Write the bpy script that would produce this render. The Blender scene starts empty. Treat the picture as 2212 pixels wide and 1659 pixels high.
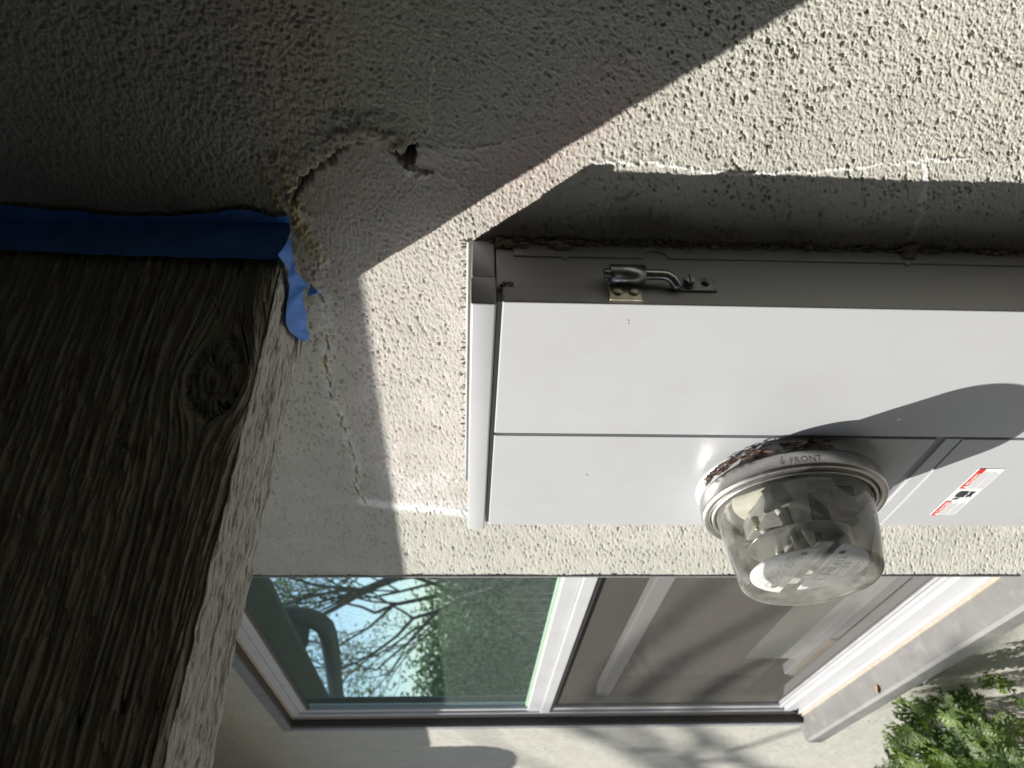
import bpy, bmesh, math, random
import numpy as np
from mathutils import Vector, Matrix, Euler

# ------------------------------------------------------------------ units
# lengths below are in "wall units": the camera stands one unit (0.45 m) off the
# stucco wall. x runs along the wall, -y leaves the wall, z is up, eye height = 0.
S = 0.45
EYE = 2.05
def P3(x, y, z): return Vector((x * S, y * S, z * S + EYE))

scene = bpy.context.scene
scene.render.resolution_x, scene.render.resolution_y = 1024, 768
scene.render.engine = 'CYCLES'

# ------------------------------------------------------------------ camera (held on its side)
cam_d = bpy.data.cameras.new('camera')
cam_d.sensor_width = 36.0
cam_d.lens = 1690.0 / 2212.0 * 36.0
cam_d.clip_start = 0.02
cam_d.clip_end = 400.0
cam_d.dof.use_dof = True
cam_d.dof.focus_distance = 0.66
cam_d.dof.aperture_fstop = 11.0
cam = bpy.data.objects.new('camera', cam_d)
scene.collection.objects.link(cam)
R = Matrix(((0.0525018, -0.58873605, -0.80661851),
            (-0.0223731, -0.80822323, 0.58845107),
            (-0.99837017, -0.01284818, -0.05560502)))
right = R @ Vector((1, 0, 0)); up = R @ Vector((0, -1, 0)); back = R @ Vector((0, 0, -1))
M = Matrix((right, up, back)).transposed().to_4x4()
M.translation = P3(0, -1, 0)
cam.matrix_world = M
scene.camera = cam

# ------------------------------------------------------------------ sky and sun
SUN = Vector((-0.5764, -0.5135, 0.6357)).normalized()
world = bpy.data.worlds.new('World'); scene.world = world; world.use_nodes = True
nt = world.node_tree; nt.nodes.clear()
sky = nt.nodes.new('ShaderNodeTexSky'); sky.sky_type = 'NISHITA'; sky.sun_disc = False
sky.sun_elevation = math.asin(SUN.z)
sky.sun_rotation = math.atan2(SUN.x, SUN.y)
bg = nt.nodes.new('ShaderNodeBackground'); bg.inputs['Strength'].default_value = 0.072
wo = nt.nodes.new('ShaderNodeOutputWorld')
nt.links.new(sky.outputs[0], bg.inputs[0]); nt.links.new(bg.outputs[0], wo.inputs[0])
sd = bpy.data.lights.new('sun', 'SUN'); sd.energy = 5.0; sd.angle = math.radians(0.5); sd.color = (1.0, 0.95, 0.87)
so = bpy.data.objects.new('sun', sd); scene.collection.objects.link(so)
so.rotation_euler = SUN.to_track_quat('Z', 'Y').to_euler()
so.location = P3(-6, -6, 8)
scene.view_settings.view_transform = 'Standard'
scene.view_settings.look = 'None'
scene.view_settings.gamma = 1.0
scene.view_settings.exposure = 0.70
scene.view_settings.use_curve_mapping = False

# ------------------------------------------------------------------ helpers
C = scene.collection
rnd = random.Random(7)

def tag(o, label=None, cat=None, group=None, kind=None):
    if label: o['label'] = label
    if cat: o['category'] = cat
    if group: o['group'] = group
    if kind: o['kind'] = kind
    return o

def empty(name, loc, label=None, cat=None, group=None):
    o = bpy.data.objects.new(name, None); C.objects.link(o)
    o.location = loc; o.empty_display_size = 0.05
    bpy.context.view_layer.update()
    return tag(o, label, cat, group)

def link(name, me, mats, parent=None, smooth=False):
    o = bpy.data.objects.new(name, me); C.objects.link(o)
    if not isinstance(mats, (list, tuple)): mats = [mats]
    for m in mats:
        if m: me.materials.append(m)
    if smooth:
        me.polygons.foreach_set('use_smooth', [True] * len(me.polygons))
    if parent is not None:
        o.parent = parent
        w = Matrix.Identity(4); q = parent
        chain = []
        while q is not None: chain.append(q); q = q.parent
        for q in reversed(chain): w = w @ q.matrix_parent_inverse @ Matrix.LocRotScale(q.location, q.rotation_euler, q.scale)
        o.matrix_parent_inverse = w.inverted()
    return o

def bm_obj(name, bm, mats, parent=None, smooth=False):
    me = bpy.data.meshes.new(name); bmesh.ops.recalc_face_normals(bm, faces=bm.faces)
    bm.to_mesh(me); bm.free()
    return link(name, me, mats, parent, smooth)

def add_box(bm, x0, x1, y0, y1, z0, z1, bev=0.0, seg=2):
    """box in wall units"""
    t = bmesh.new()
    bmesh.ops.create_cube(t, size=1.0)
    a = P3(min(x0, x1), min(y0, y1), min(z0, z1)); b = P3(max(x0, x1), max(y0, y1), max(z0, z1))
    for v in t.verts:
        v.co = Vector((a.x if v.co.x < 0 else b.x, a.y if v.co.y < 0 else b.y, a.z if v.co.z < 0 else b.z))
    if bev > 0:
        bmesh.ops.bevel(t, geom=t.edges[:], offset=bev * S, segments=seg, profile=0.5, affect='EDGES')
    tm = bpy.data.meshes.new('t'); t.to_mesh(tm); t.free()
    bm.from_mesh(tm); bpy.data.meshes.remove(tm)

def box(name, x0, x1, y0, y1, z0, z1, m, parent=None, bev=0.0, seg=2, smooth=False):
    bm = bmesh.new(); add_box(bm, x0, x1, y0, y1, z0, z1, bev, seg)
    return bm_obj(name, bm, m, parent, smooth)

def add_tube(bm, pts, rad, n=10, cap=True):
    """tube through world-space points; rad scalar or list"""
    pts = [Vector(p) for p in pts]
    if not hasattr(rad, '__len__'): rad = [rad] * len(pts)
    prev = None; rings = []
    for i, p in enumerate(pts):
        d = (pts[min(i + 1, len(pts) - 1)] - pts[max(i - 1, 0)]).normalized()
        if prev is None:
            a = d.orthogonal().normalized()
        else:
            a = prev - d * prev.dot(d)
            a = a.normalized() if a.length > 1e-6 else d.orthogonal().normalized()
        prev = a; b = d.cross(a)
        rings.append([bm.verts.new(p + (a * math.cos(2 * math.pi * k / n) + b * math.sin(2 * math.pi * k / n)) * rad[i]) for k in range(n)])
    for i in range(len(rings) - 1):
        for k in range(n):
            f = bm.faces.new((rings[i][k], rings[i][(k + 1) % n], rings[i + 1][(k + 1) % n], rings[i + 1][k])); f.smooth = True
    if cap:
        bm.faces.new(rings[0][::-1]); bm.faces.new(rings[-1])

def add_lathe(bm, cx, cz, prof, n=96, smooth=True, a0=0.0, a1=2 * math.pi, tilt=None):
    """profile [(y, r)] in wall units revolved round the line x=cx, z=cz"""
    full = abs(a1 - a0 - 2 * math.pi) < 1e-6
    m = n if full else n + 1
    rings = []
    for (y, r) in prof:
        if r < 1e-6:
            rings.append([bm.verts.new(P3(cx, y, cz))])
        else:
            rings.append([bm.verts.new(P3(cx + r * math.cos(a0 + (a1 - a0) * k / n), y, cz + r * math.sin(a0 + (a1 - a0) * k / n))) for k in range(m)])
    for i in range(len(rings) - 1):
        A, B = rings[i], rings[i + 1]
        for k in range(n):
            k2 = (k + 1) % m
            vs = []
            for v in ((A[k] if len(A) > 1 else A[0]), (A[k2] if len(A) > 1 else A[0]), (B[k2] if len(B) > 1 else B[0]), (B[k] if len(B) > 1 else B[0])):
                if v not in vs: vs.append(v)
            if len(vs) > 2:
                f = bm.faces.new(vs); f.smooth = smooth

# ---- noise (numpy perlin)
def perlin(x, y, seed=0):
    rs = np.random.RandomState(seed)
    ang = rs.rand(256, 256) * 2 * np.pi
    gx, gy = np.cos(ang), np.sin(ang)
    xi = np.floor(x).astype(np.int64); yi = np.floor(y).astype(np.int64)
    xf = x - xi; yf = y - yi
    u = xf * xf * xf * (xf * (xf * 6 - 15) + 10); v = yf * yf * yf * (yf * (yf * 6 - 15) + 10)
    def g(i, j, fx, fy):
        a = (xi + i) & 255; b = (yi + j) & 255
        return gx[a, b] * fx + gy[a, b] * fy
    n00 = g(0, 0, xf, yf); n10 = g(1, 0, xf - 1, yf); n01 = g(0, 1, xf, yf - 1); n11 = g(1, 1, xf - 1, yf - 1)
    return 1.5 * ((n00 * (1 - u) + n10 * u) * (1 - v) + (n01 * (1 - u) + n11 * u) * v)
def cells(x, y, seed=0):
    '''distance to the nearest jittered point and that point's random number'''
    rs = np.random.RandomState(seed + 500); jx = rs.rand(256, 256); jy = rs.rand(256, 256); jr = rs.rand(256, 256)
    xi = np.floor(x).astype(np.int64); yi = np.floor(y).astype(np.int64)
    best = np.full(x.shape, 9.0); rnd_ = np.zeros(x.shape)
    for i in (-1, 0, 1):
        for j in (-1, 0, 1):
            a = (xi + i) & 255; b = (yi + j) & 255
            d = np.hypot(xi + i + jx[a, b] - x, yi + j + jy[a, b] - y)
            m = d < best; best = np.where(m, d, best); rnd_ = np.where(m, jr[a, b], rnd_)
    return best, rnd_
def fbm(x, y, seed=0, o=3):
    r = 0; a = 1.0
    for k in range(o):
        r = r + a * perlin(x * 2 ** k, y * 2 ** k, seed + k); a *= 0.5
    return r
def sst(a, b, x):
    t = np.clip((x - a) / (b - a), 0, 1); return t * t * (3 - 2 * t)
def line_dist(X, Z, pts):
    """distance to a polyline + parameter along it"""
    best = np.full(X.shape, 1e9); par = np.zeros(X.shape)
    tot = 0
    segs = []
    for (ax, az), (bx, bz) in zip(pts[:-1], pts[1:]):
        l = math.hypot(bx - ax, bz - az); segs.append((ax, az, bx, bz, tot, l)); tot += l
    for ax, az, bx, bz, t0, l in segs:
        dx, dz = bx - ax, bz - az
        t = np.clip(((X - ax) * dx + (Z - az) * dz) / (l * l + 1e-12), 0, 1)
        d = np.hypot(X - ax - dx * t, Z - az - dz * t)
        m = d < best
        best = np.where(m, d, best); par = np.where(m, (t0 + t * l) / tot, par)
    return best, par
def in_poly(X, Z, pts):
    ins = np.zeros(X.shape, bool)
    n = len(pts)
    for i in range(n):
        x1, z1 = pts[i]; x2, z2 = pts[(i + 1) % n]
        c = ((z1 > Z) != (z2 > Z)) & (X < (x2 - x1) * (Z - z1) / (z2 - z1 + 1e-12) + x1)
        ins ^= c
    return ins

def grid_mesh(name, P, col, mats, parent=None, flip=False, smooth=True):
    """P: h*w*3 array in metres, col: h*w*3 linear colour"""
    h, w, _ = P.shape
    me = bpy.data.meshes.new(name)
    me.vertices.add(h * w); me.vertices.foreach_set('co', P.reshape(-1).astype(np.float32))
    idx = np.arange(h * w).reshape(h, w)
    q = np.stack([idx[:-1, :-1], idx[:-1, 1:], idx[1:, 1:], idx[1:, :-1]], -1).reshape(-1, 4)
    if flip: q = q[:, ::-1]
    nq = len(q)
    me.loops.add(nq * 4); me.loops.foreach_set('vertex_index', q.reshape(-1).astype(np.int32))
    me.polygons.add(nq); me.polygons.foreach_set('loop_start', (np.arange(nq) * 4).astype(np.int32))
    if smooth: me.polygons.foreach_set('use_smooth', np.ones(nq, bool))
    me.update(calc_edges=True)
    if col is not None:
        a = me.attributes.new('tint', 'FLOAT_COLOR', 'POINT')
        c4 = np.ones((h * w, 4), np.float32); c4[:, :3] = col.reshape(-1, 3)
        a.data.foreach_set('color', c4.reshape(-1))
    return link(name, me, mats, parent)

# ------------------------------------------------------------------ materials
def mat(name):
    m = bpy.data.materials.new(name); m.use_nodes = True
    return m, m.node_tree, m.node_tree.nodes['Principled BSDF']

def paint(name, col, rough=0.5, metal=0.0, var=0.06, scale=30.0, bump=0.0, bscale=400.0, spec=0.5, dirt=None, dirt_amt=0.0, dscale=12.0):
    m, t, b = mat(name); N = t.nodes; Lk = t.links
    tc = N.new('ShaderNodeTexCoord')
    nz = N.new('ShaderNodeTexNoise'); nz.inputs['Scale'].default_value = scale; nz.inputs['Detail'].default_value = 5
    Lk.new(tc.outputs['Object'], nz.inputs['Vector'])
    mr = N.new('ShaderNodeMapRange'); mr.inputs['From Min'].default_value = 0.3; mr.inputs['From Max'].default_value = 0.7
    mr.inputs['To Min'].default_value = 1 - var; mr.inputs['To Max'].default_value = 1 + var
    Lk.new(nz.outputs['Fac'], mr.inputs['Value'])
    mx = N.new('ShaderNodeMix'); mx.data_type = 'RGBA'; mx.blend_type = 'MULTIPLY'; mx.inputs[0].default_value = 1.0
    mx.inputs[6].default_value = (*col, 1); Lk.new(mr.outputs[0], mx.inputs[7])
    out = mx.outputs[2]
    if dirt:
        n2 = N.new('ShaderNodeTexNoise'); n2.inputs['Scale'].default_value = dscale; n2.inputs['Detail'].default_value = 8; n2.inputs['Roughness'].default_value = 0.7
        Lk.new(tc.outputs['Object'], n2.inputs['Vector'])
        r2 = N.new('ShaderNodeMapRange'); r2.inputs['From Min'].default_value = 0.52; r2.inputs['From Max'].default_value = 0.72
        r2.inputs['To Max'].default_value = dirt_amt; Lk.new(n2.outputs['Fac'], r2.inputs['Value'])
        m2 = N.new('ShaderNodeMix'); m2.data_type = 'RGBA'; Lk.new(r2.outputs[0], m2.inputs[0]); Lk.new(out, m2.inputs[6]); m2.inputs[7].default_value = (*dirt, 1)
        out = m2.outputs[2]
    Lk.new(out, b.inputs['Base Color'])
    rr = N.new('ShaderNodeMapRange'); rr.inputs['To Min'].default_value = max(0.02, rough - 0.08); rr.inputs['To Max'].default_value = min(1, rough + 0.08)
    Lk.new(nz.outputs['Fac'], rr.inputs['Value']); Lk.new(rr.outputs[0], b.inputs['Roughness'])
    b.inputs['Metallic'].default_value = metal
    b.inputs['Specular IOR Level'].default_value = spec
    if bump:
        nb = N.new('ShaderNodeTexNoise'); nb.inputs['Scale'].default_value = bscale; nb.inputs['Detail'].default_value = 3
        Lk.new(tc.outputs['Object'], nb.inputs['Vector'])
        bp = N.new('ShaderNodeBump'); bp.inputs['Strength'].default_value = bump; bp.inputs['Distance'].default_value = 0.001
        Lk.new(nb.outputs['Fac'], bp.inputs['Height']); Lk.new(bp.outputs[0], b.inputs['Normal'])
    return m

def tinted(name, rough=0.9, bump=0.5, bscale=900.0, spec=0.25, grain=0.10):
    """material that takes the wear colours stored on the mesh"""
    m, t, b = mat(name); N = t.nodes; Lk = t.links
    at = N.new('ShaderNodeAttribute'); at.attribute_name = 'tint'
    tc = N.new('ShaderNodeTexCoord')
    nz = N.new('ShaderNodeTexNoise'); nz.inputs['Scale'].default_value = bscale; nz.inputs['Detail'].default_value = 3
    Lk.new(tc.outputs['Object'], nz.inputs['Vector'])
    mr = N.new('ShaderNodeMapRange'); mr.inputs['From Min'].default_value = 0.3; mr.inputs['From Max'].default_value = 0.7
    mr.inputs['To Min'].default_value = 1 - grain; mr.inputs['To Max'].default_value = 1 + grain
    Lk.new(nz.outputs['Fac'], mr.inputs['Value'])
    mx = N.new('ShaderNodeMix'); mx.data_type = 'RGBA'; mx.blend_type = 'MULTIPLY'; mx.inputs[0].default_value = 1.0
    Lk.new(at.outputs['Color'], mx.inputs[6]); Lk.new(mr.outputs[0], mx.inputs[7])
    Lk.new(mx.outputs[2], b.inputs['Base Color'])
    b.inputs['Roughness'].default_value = rough; b.inputs['Specular IOR Level'].default_value = spec
    bp = N.new('ShaderNodeBump'); bp.inputs['Strength'].default_value = bump; bp.inputs['Distance'].default_value = 0.0006
    Lk.new(nz.outputs['Fac'], bp.inputs['Height']); Lk.new(bp.outputs[0], b.inputs['Normal'])
    return m

def thin_glass(name, tint=(0.93, 0.95, 0.93), dust=0.04, dustcol=(0.5, 0.5, 0.46), ior=1.5, extra=0.0, rough=0.0, dscale=25.0, refl=1.0, coat=(1, 1, 1)):
    m = bpy.data.materials.new(name); m.use_nodes = True; t = m.node_tree; N = t.nodes; Lk = t.links; N.clear()
    out = N.new('ShaderNodeOutputMaterial')
    tr = N.new('ShaderNodeBsdfTransparent'); tr.inputs[0].default_value = (*tint, 1)
    gl = N.new('ShaderNodeBsdfGlossy'); gl.inputs['Roughness'].default_value = rough; gl.inputs[0].default_value = (*coat, 1)
    fr = N.new('ShaderNodeFresnel'); fr.inputs[0].default_value = ior
    ad = N.new('ShaderNodeMath'); ad.operation = 'MULTIPLY_ADD'; ad.inputs[1].default_value = refl; ad.inputs[2].default_value = extra; ad.use_clamp = True
    Lk.new(fr.outputs[0], ad.inputs[0])
    m1 = N.new('ShaderNodeMixShader'); Lk.new(ad.outputs[0], m1.inputs[0]); Lk.new(tr.outputs[0], m1.inputs[1]); Lk.new(gl.outputs[0], m1.inputs[2])
    df = N.new('ShaderNodeBsdfDiffuse'); df.inputs[0].default_value = (*dustcol, 1)
    tc = N.new('ShaderNodeTexCoord'); nz = N.new('ShaderNodeTexNoise'); nz.inputs['Scale'].default_value = dscale; nz.inputs['Detail'].default_value = 8; nz.inputs['Roughness'].default_value = 0.65
    Lk.new(tc.outputs['Object'], nz.inputs['Vector'])
    mr = N.new('ShaderNodeMapRange'); mr.inputs['From Min'].default_value = 0.35; mr.inputs['From Max'].default_value = 0.75
    mr.inputs['To Min'].default_value = dust * 0.5; mr.inputs['To Max'].default_value = dust * 2; Lk.new(nz.outputs['Fac'], mr.inputs['Value'])
    m2 = N.new('ShaderNodeMixShader'); Lk.new(mr.outputs[0], m2.inputs[0]); Lk.new(m1.outputs[0], m2.inputs[1]); Lk.new(df.outputs[0], m2.inputs[2])
    Lk.new(m2.outputs[0], out.inputs[0])
    return m

M_stucco = tinted('painted_stucco', 0.92, 0.6, 1100.0, 0.2, 0.10)
M_wood = tinted('weathered_painted_wood', 0.85, 0.6, 700.0, 0.25, 0.14)
M_tape = paint('blue_masking_tape', (0.07, 0.24, 0.74), 0.6, var=0.16, scale=45, bump=0.6, bscale=900, spec=0.35, dirt=(0.16, 0.27, 0.52), dirt_amt=0.45, dscale=70)
M_panel = paint('light_grey_enamel', (0.435, 0.45, 0.47), 0.30, var=0.025, scale=5, spec=0.5, bump=0.5, bscale=6, dirt=(0.36, 0.35, 0.32), dirt_amt=0.22, dscale=11)
M_panel_dark = paint('grey_enamel_gap', (0.22, 0.23, 0.25), 0.45, var=0.05)
M_zinc = paint('zinc_plated_steel', (0.42, 0.44, 0.46), 0.30, 1.0, var=0.22, scale=120, dirt=(0.10, 0.09, 0.07), dirt_amt=0.7, dscale=90)
M_rusty = paint('heat_stained_zinc', (0.55, 0.52, 0.42), 0.42, 0.9, var=0.25, scale=200, dirt=(0.22, 0.10, 0.03), dirt_amt=0.8, dscale=110)
M_rivet = paint('dull_rivet_metal', (0.42, 0.38, 0.33), 0.45, 0.8, var=0.15, scale=150)
M_black = paint('black_shade_and_debris', (0.01, 0.01, 0.01), 0.8)  # debris is black itself; on the bolt slot the black stands for shade
M_alu = paint('brushed_aluminium_ring', (0.52, 0.51, 0.49), 0.36, 1.0, var=0.10, scale=70, dirt=(0.30, 0.28, 0.24), dirt_amt=0.6, dscale=45, bump=0.08, bscale=300)
M_etch = paint('etched_letters', (0.26, 0.255, 0.245), 0.6, 0.6)
M_vinyl = paint('white_vinyl_frame', (0.50, 0.51, 0.53), 0.34, var=0.03, scale=14, dirt=(0.45, 0.42, 0.36), dirt_amt=0.25, dscale=22)
M_trim = paint('aluminium_screen_frame', (0.62, 0.63, 0.65), 0.35, 0.6, var=0.06)
M_gasket = paint('black_rubber_gasket', (0.02, 0.02, 0.022), 0.5)
M_bead = paint('grey_stucco_stop', (0.20, 0.21, 0.225), 0.8, var=0.2, scale=50, bump=0.4, bscale=200)
M_brown = paint('brown_bead_and_shade', (0.06, 0.05, 0.045), 0.6, var=0.12, scale=30)  # brown of the glazing bead; on the reveal it stands for shade
M_caulk = paint('tan_caulk', (0.45, 0.38, 0.30), 0.6, var=0.12, scale=60, bump=0.3)
M_sill = paint('painted_sill_metal', (0.18, 0.18, 0.175), 0.5, 0.0, var=0.10, scale=18, dirt=(0.34, 0.33, 0.31), dirt_amt=0.5, dscale=26, bump=0.15, bscale=70)
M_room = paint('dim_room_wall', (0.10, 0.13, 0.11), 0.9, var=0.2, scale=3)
M_roomd = paint('dim_room_floor', (0.06, 0.055, 0.05), 0.9, var=0.2, scale=3)
M_ground = paint('concrete_patio', (0.135, 0.13, 0.115), 0.9, var=0.12, scale=4, bump=0.4, bscale=60, dirt=(0.12, 0.11, 0.09), dirt_amt=0.5, dscale=3)
M_soffit = paint('porch_boards', (0.10, 0.09, 0.07), 0.8, var=0.15, scale=12)
M_lightblock = paint('dark_brown_light_block', (0.055, 0.048, 0.036), 0.8, var=0.2, scale=8)  # for the added light-blocking walls
M_roof = paint('roof_felt', (0.10, 0.09, 0.08), 0.9)
M_pipe = paint('drain_pipe_paint', (0.08, 0.08, 0.07), 0.6, var=0.08)
M_bark = paint('tree_bark', (0.13, 0.10, 0.075), 0.9, var=0.3, scale=8)
M_red = paint('red_ink', (0.62, 0.03, 0.02), 0.4)
M_white = paint('white_vinyl_label', (0.80, 0.81, 0.82), 0.35, var=0.02)
M_ink = paint('black_ink', (0.02, 0.02, 0.025), 0.5)
M_greyink = paint('grey_print', (0.17, 0.18, 0.20), 0.5)
M_fence = paint('fence_boards', (0.30, 0.22, 0.14), 0.8, var=0.2, scale=4)
M_house = paint('neighbour_stucco', (0.42, 0.38, 0.30), 0.9, var=0.08, scale=2)

def leaf_mat(name, col, col2, trans=0.35):
    m = bpy.data.materials.new(name); m.use_nodes = True; t = m.node_tree; N = t.nodes; Lk = t.links; N.clear()
    out = N.new('ShaderNodeOutputMaterial'); tc = N.new('ShaderNodeTexCoord'); oi = N.new('ShaderNodeObjectInfo')
    nz = N.new('ShaderNodeTexNoise'); nz.inputs['Scale'].default_value = 25.0; Lk.new(tc.outputs['Object'], nz.inputs['Vector'])
    ad = N.new('ShaderNodeMath'); ad.operation = 'MULTIPLY_ADD'; ad.inputs[1].default_value = 0.6; Lk.new(oi.outputs['Random'], ad.inputs[0]); 
    sb = N.new('ShaderNodeMath'); sb.operation = 'SUBTRACT'; sb.inputs[1].default_value = 0.3; Lk.new(nz.outputs['Fac'], sb.inputs[0]); Lk.new(sb.outputs[0], ad.inputs[2])
    mx = N.new('ShaderNodeMix'); mx.data_type = 'RGBA'; mx.inputs[6].default_value = (*col, 1); mx.inputs[7].default_value = (*col2, 1); Lk.new(ad.outputs[0], mx.inputs[0])
    pb = N.new('ShaderNodeBsdfPrincipled'); pb.inputs['Roughness'].default_value = 0.5; pb.inputs['Specular IOR Level'].default_value = 0.4; Lk.new(mx.outputs[2], pb.inputs['Base Color'])
    tl = N.new('ShaderNodeBsdfTranslucent'); Lk.new(mx.outputs[2], tl.inputs[0])
    ms = N.new('ShaderNodeMixShader'); ms.inputs[0].default_value = trans; Lk.new(pb.outputs[0], ms.inputs[1]); Lk.new(tl.outputs[0], ms.inputs[2])
    Lk.new(ms.outputs[0], out.inputs[0]); return m
M_leaf = leaf_mat('geranium_leaf', (0.022, 0.07, 0.018), (0.18, 0.28, 0.03), 0.42)
M_stem = paint('green_stem', (0.16, 0.15, 0.07), 0.6, var=0.2)
M_crown = leaf_mat('spring_leaf', (0.10, 0.14, 0.03), (0.20, 0.24, 0.06), 0.4)
M_crown2 = leaf_mat('evergreen_leaf', (0.06, 0.12, 0.05), (0.12, 0.19, 0.06), 0.35)
M_dead = paint('dead_leaf_bits', (0.09, 0.05, 0.03), 0.8, var=0.4, scale=60)
M_tan = paint('tan_leaf', (0.50, 0.30, 0.17), 0.7, var=0.2, scale=60)

M_pane = thin_glass('window_glass', (0.50, 0.62, 0.55), dust=0.15, dustcol=(0.30, 0.40, 0.345), extra=0.05, dscale=160, refl=3.8, coat=(0.66, 0.90, 1.0))
M_sashglass = thin_glass('inner_glass', (0.75, 0.8, 0.77), dust=0.04, refl=0.35)
M_dome = thin_glass('meter_glass', (0.985, 0.988, 0.975), dust=0.13, dustcol=(0.70, 0.70, 0.64), extra=0.0, dscale=55)
# insect screen
def screen_mat():
    m = bpy.data.materials.new('insect_screen'); m.use_nodes = True; t = m.node_tree; N = t.nodes; Lk = t.links; N.clear()
    out = N.new('ShaderNodeOutputMaterial'); tr = N.new('ShaderNodeBsdfTransparent'); df = N.new('ShaderNodeBsdfDiffuse'); df.inputs[0].default_value = (0.145, 0.137, 0.125, 1)
    tc = N.new('ShaderNodeTexCoord'); nz = N.new('ShaderNodeTexNoise'); nz.inputs['Scale'].default_value = 7.0; nz.inputs['Detail'].default_value = 3
    mp = N.new('ShaderNodeMapping'); mp.inputs['Scale'].default_value = (0.5, 1, 3.0); Lk.new(tc.outputs['Object'], mp.inputs[0]); Lk.new(mp.outputs[0], nz.inputs['Vector'])
    mr = N.new('ShaderNodeMapRange'); mr.inputs['To Min'].default_value = 0.46; mr.inputs['To Max'].default_value = 0.62; Lk.new(nz.outputs['Fac'], mr.inputs['Value'])
    ms = N.new('ShaderNodeMixShader'); Lk.new(mr.outputs[0], ms.inputs[0]); Lk.new(tr.outputs[0], ms.inputs[1]); Lk.new(df.outputs[0], ms.inputs[2]); Lk.new(ms.outputs[0], out.inputs[0])
    return m
M_screen = screen_mat()
M_clear = bpy.data.materials.new('cast_glass_rim'); M_clear.use_nodes = True
_b = M_clear.node_tree.nodes['Principled BSDF']; _b.inputs['Transmission Weight'].default_value = 1.0; _b.inputs['Roughness'].default_value = 0.03; _b.inputs['Base Color'].default_value = (0.93, 0.97, 0.93, 1); _b.inputs['IOR'].default_value = 1.5

# ------------------------------------------------------------------ ground
bm = bmesh.new()
v = [bm.verts.new(p) for p in ((-220, -220, 0), (220, -220, 0), (220, 220, 0), (-220, 220, 0))]; bm.faces.new(v)
g = bm_obj('ground', bm, M_ground); g['kind'] = 'structure'

# ------------------------------------------------------------------ the stucco wall
LEDGE = [(-0.862, 0.290), (-0.849, 0.284), (-0.825, 0.273), (-0.8, 0.251), (-0.784, 0.227), (-0.755, 0.199), (-0.746, 0.173), (-0.743, 0.149), (-0.754, 0.129), (-0.761, 0.111), (-0.76, 0.094)]
HOLE = [(-0.757, 0.122), (-0.766, 0.108), (-0.748, 0.082), (-0.768, 0.085), (-0.787, 0.086), (-0.786, 0.100), (-0.779, 0.113), (-0.768, 0.122)]
CHIP = [(-0.784, 0.115), (-0.79, 0.099), (-0.794, 0.085), (-0.806, 0.06), (-0.812, 0.068), (-0.814, 0.086), (-0.804, 0.108)]
YC1 = [(-0.782, 0.304), (-0.812, 0.294), (-0.849, 0.286), (-0.888, 0.288), (-0.918, 0.288), (-0.96, 0.277), (-1.006, 0.266)]
YC2 = [(-0.787, 0.326), (-0.827, 0.32), (-0.869, 0.313), (-0.9, 0.3), (-0.928, 0.287)]
CRACK = [(-1.006, 0.266), (-1.039, 0.283), (-1.069, 0.277), (-1.101, 0.274), (-1.167, 0.281), (-1.23, 0.282), (-1.315, 0.301), (-1.38, 0.299), (-1.45, 0.298), (-1.574, 0.286), (-1.68, 0.279), (-1.737, 0.279), (-1.834, 0.295), (-1.925, 0.274)]
CH1 = [(-1.919, 0.274), (-1.932, 0.238), (-1.943, 0.188), (-1.964, 0.088), (-1.986, 0.004)]
CHV = [(-0.567, 0.049), (-0.607, 0.053), (-0.65, 0.058), (-0.695, 0.062), (-0.735, 0.065)]
CH2 = [(-0.779, -0.183), (-0.776, -0.226), (-0.776, -0.278), (-0.783, -0.338), (-0.789, -0.384), (-0.79, -0.445), (-0.788, -0.505), (-0.781, -0.563), (-0.772, -0.62), (-0.76, -0.683), (-0.756, -0.718), (-0.751, -0.761), (-0.746, -0.781)]
CH3 = [(-0.761, -0.723), (-0.805, -0.741), (-0.853, -0.758), (-0.905, -0.771), (-0.933, -0.763)]
FANS = [[(-0.759, 0.063), (-0.76, 0.006), (-0.75, -0.043), (-0.73, -0.099)], [(-0.769, 0.056), (-0.786, -0.009), (-0.814, -0.061)], [(-0.753, 0.083), (-0.768, 0.042), (-0.759, -0.015), (-0.739, -0.057)],
        [(-0.80, 0.06), (-0.83, 0.02), (-0.85, -0.02)]]
PATCH = [(-0.862, 0.29), (-0.825, 0.273), (-0.784, 0.227), (-0.755, 0.199), (-0.743, 0.149), (-0.76, 0.094), (-0.765, 0.063), (-0.739, -0.057), (-0.679, -0.156), (-0.638, -0.251), (-0.701, -0.214), (-0.761, -0.173), (-0.845, -0.13), (-0.93, -0.06), (-1.171, -0.02), (-1.963, 0.0), (-1.938, 0.226), (-1.714, 0.254), (-1.33, 0.265), (-1.1, 0.271)]

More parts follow.
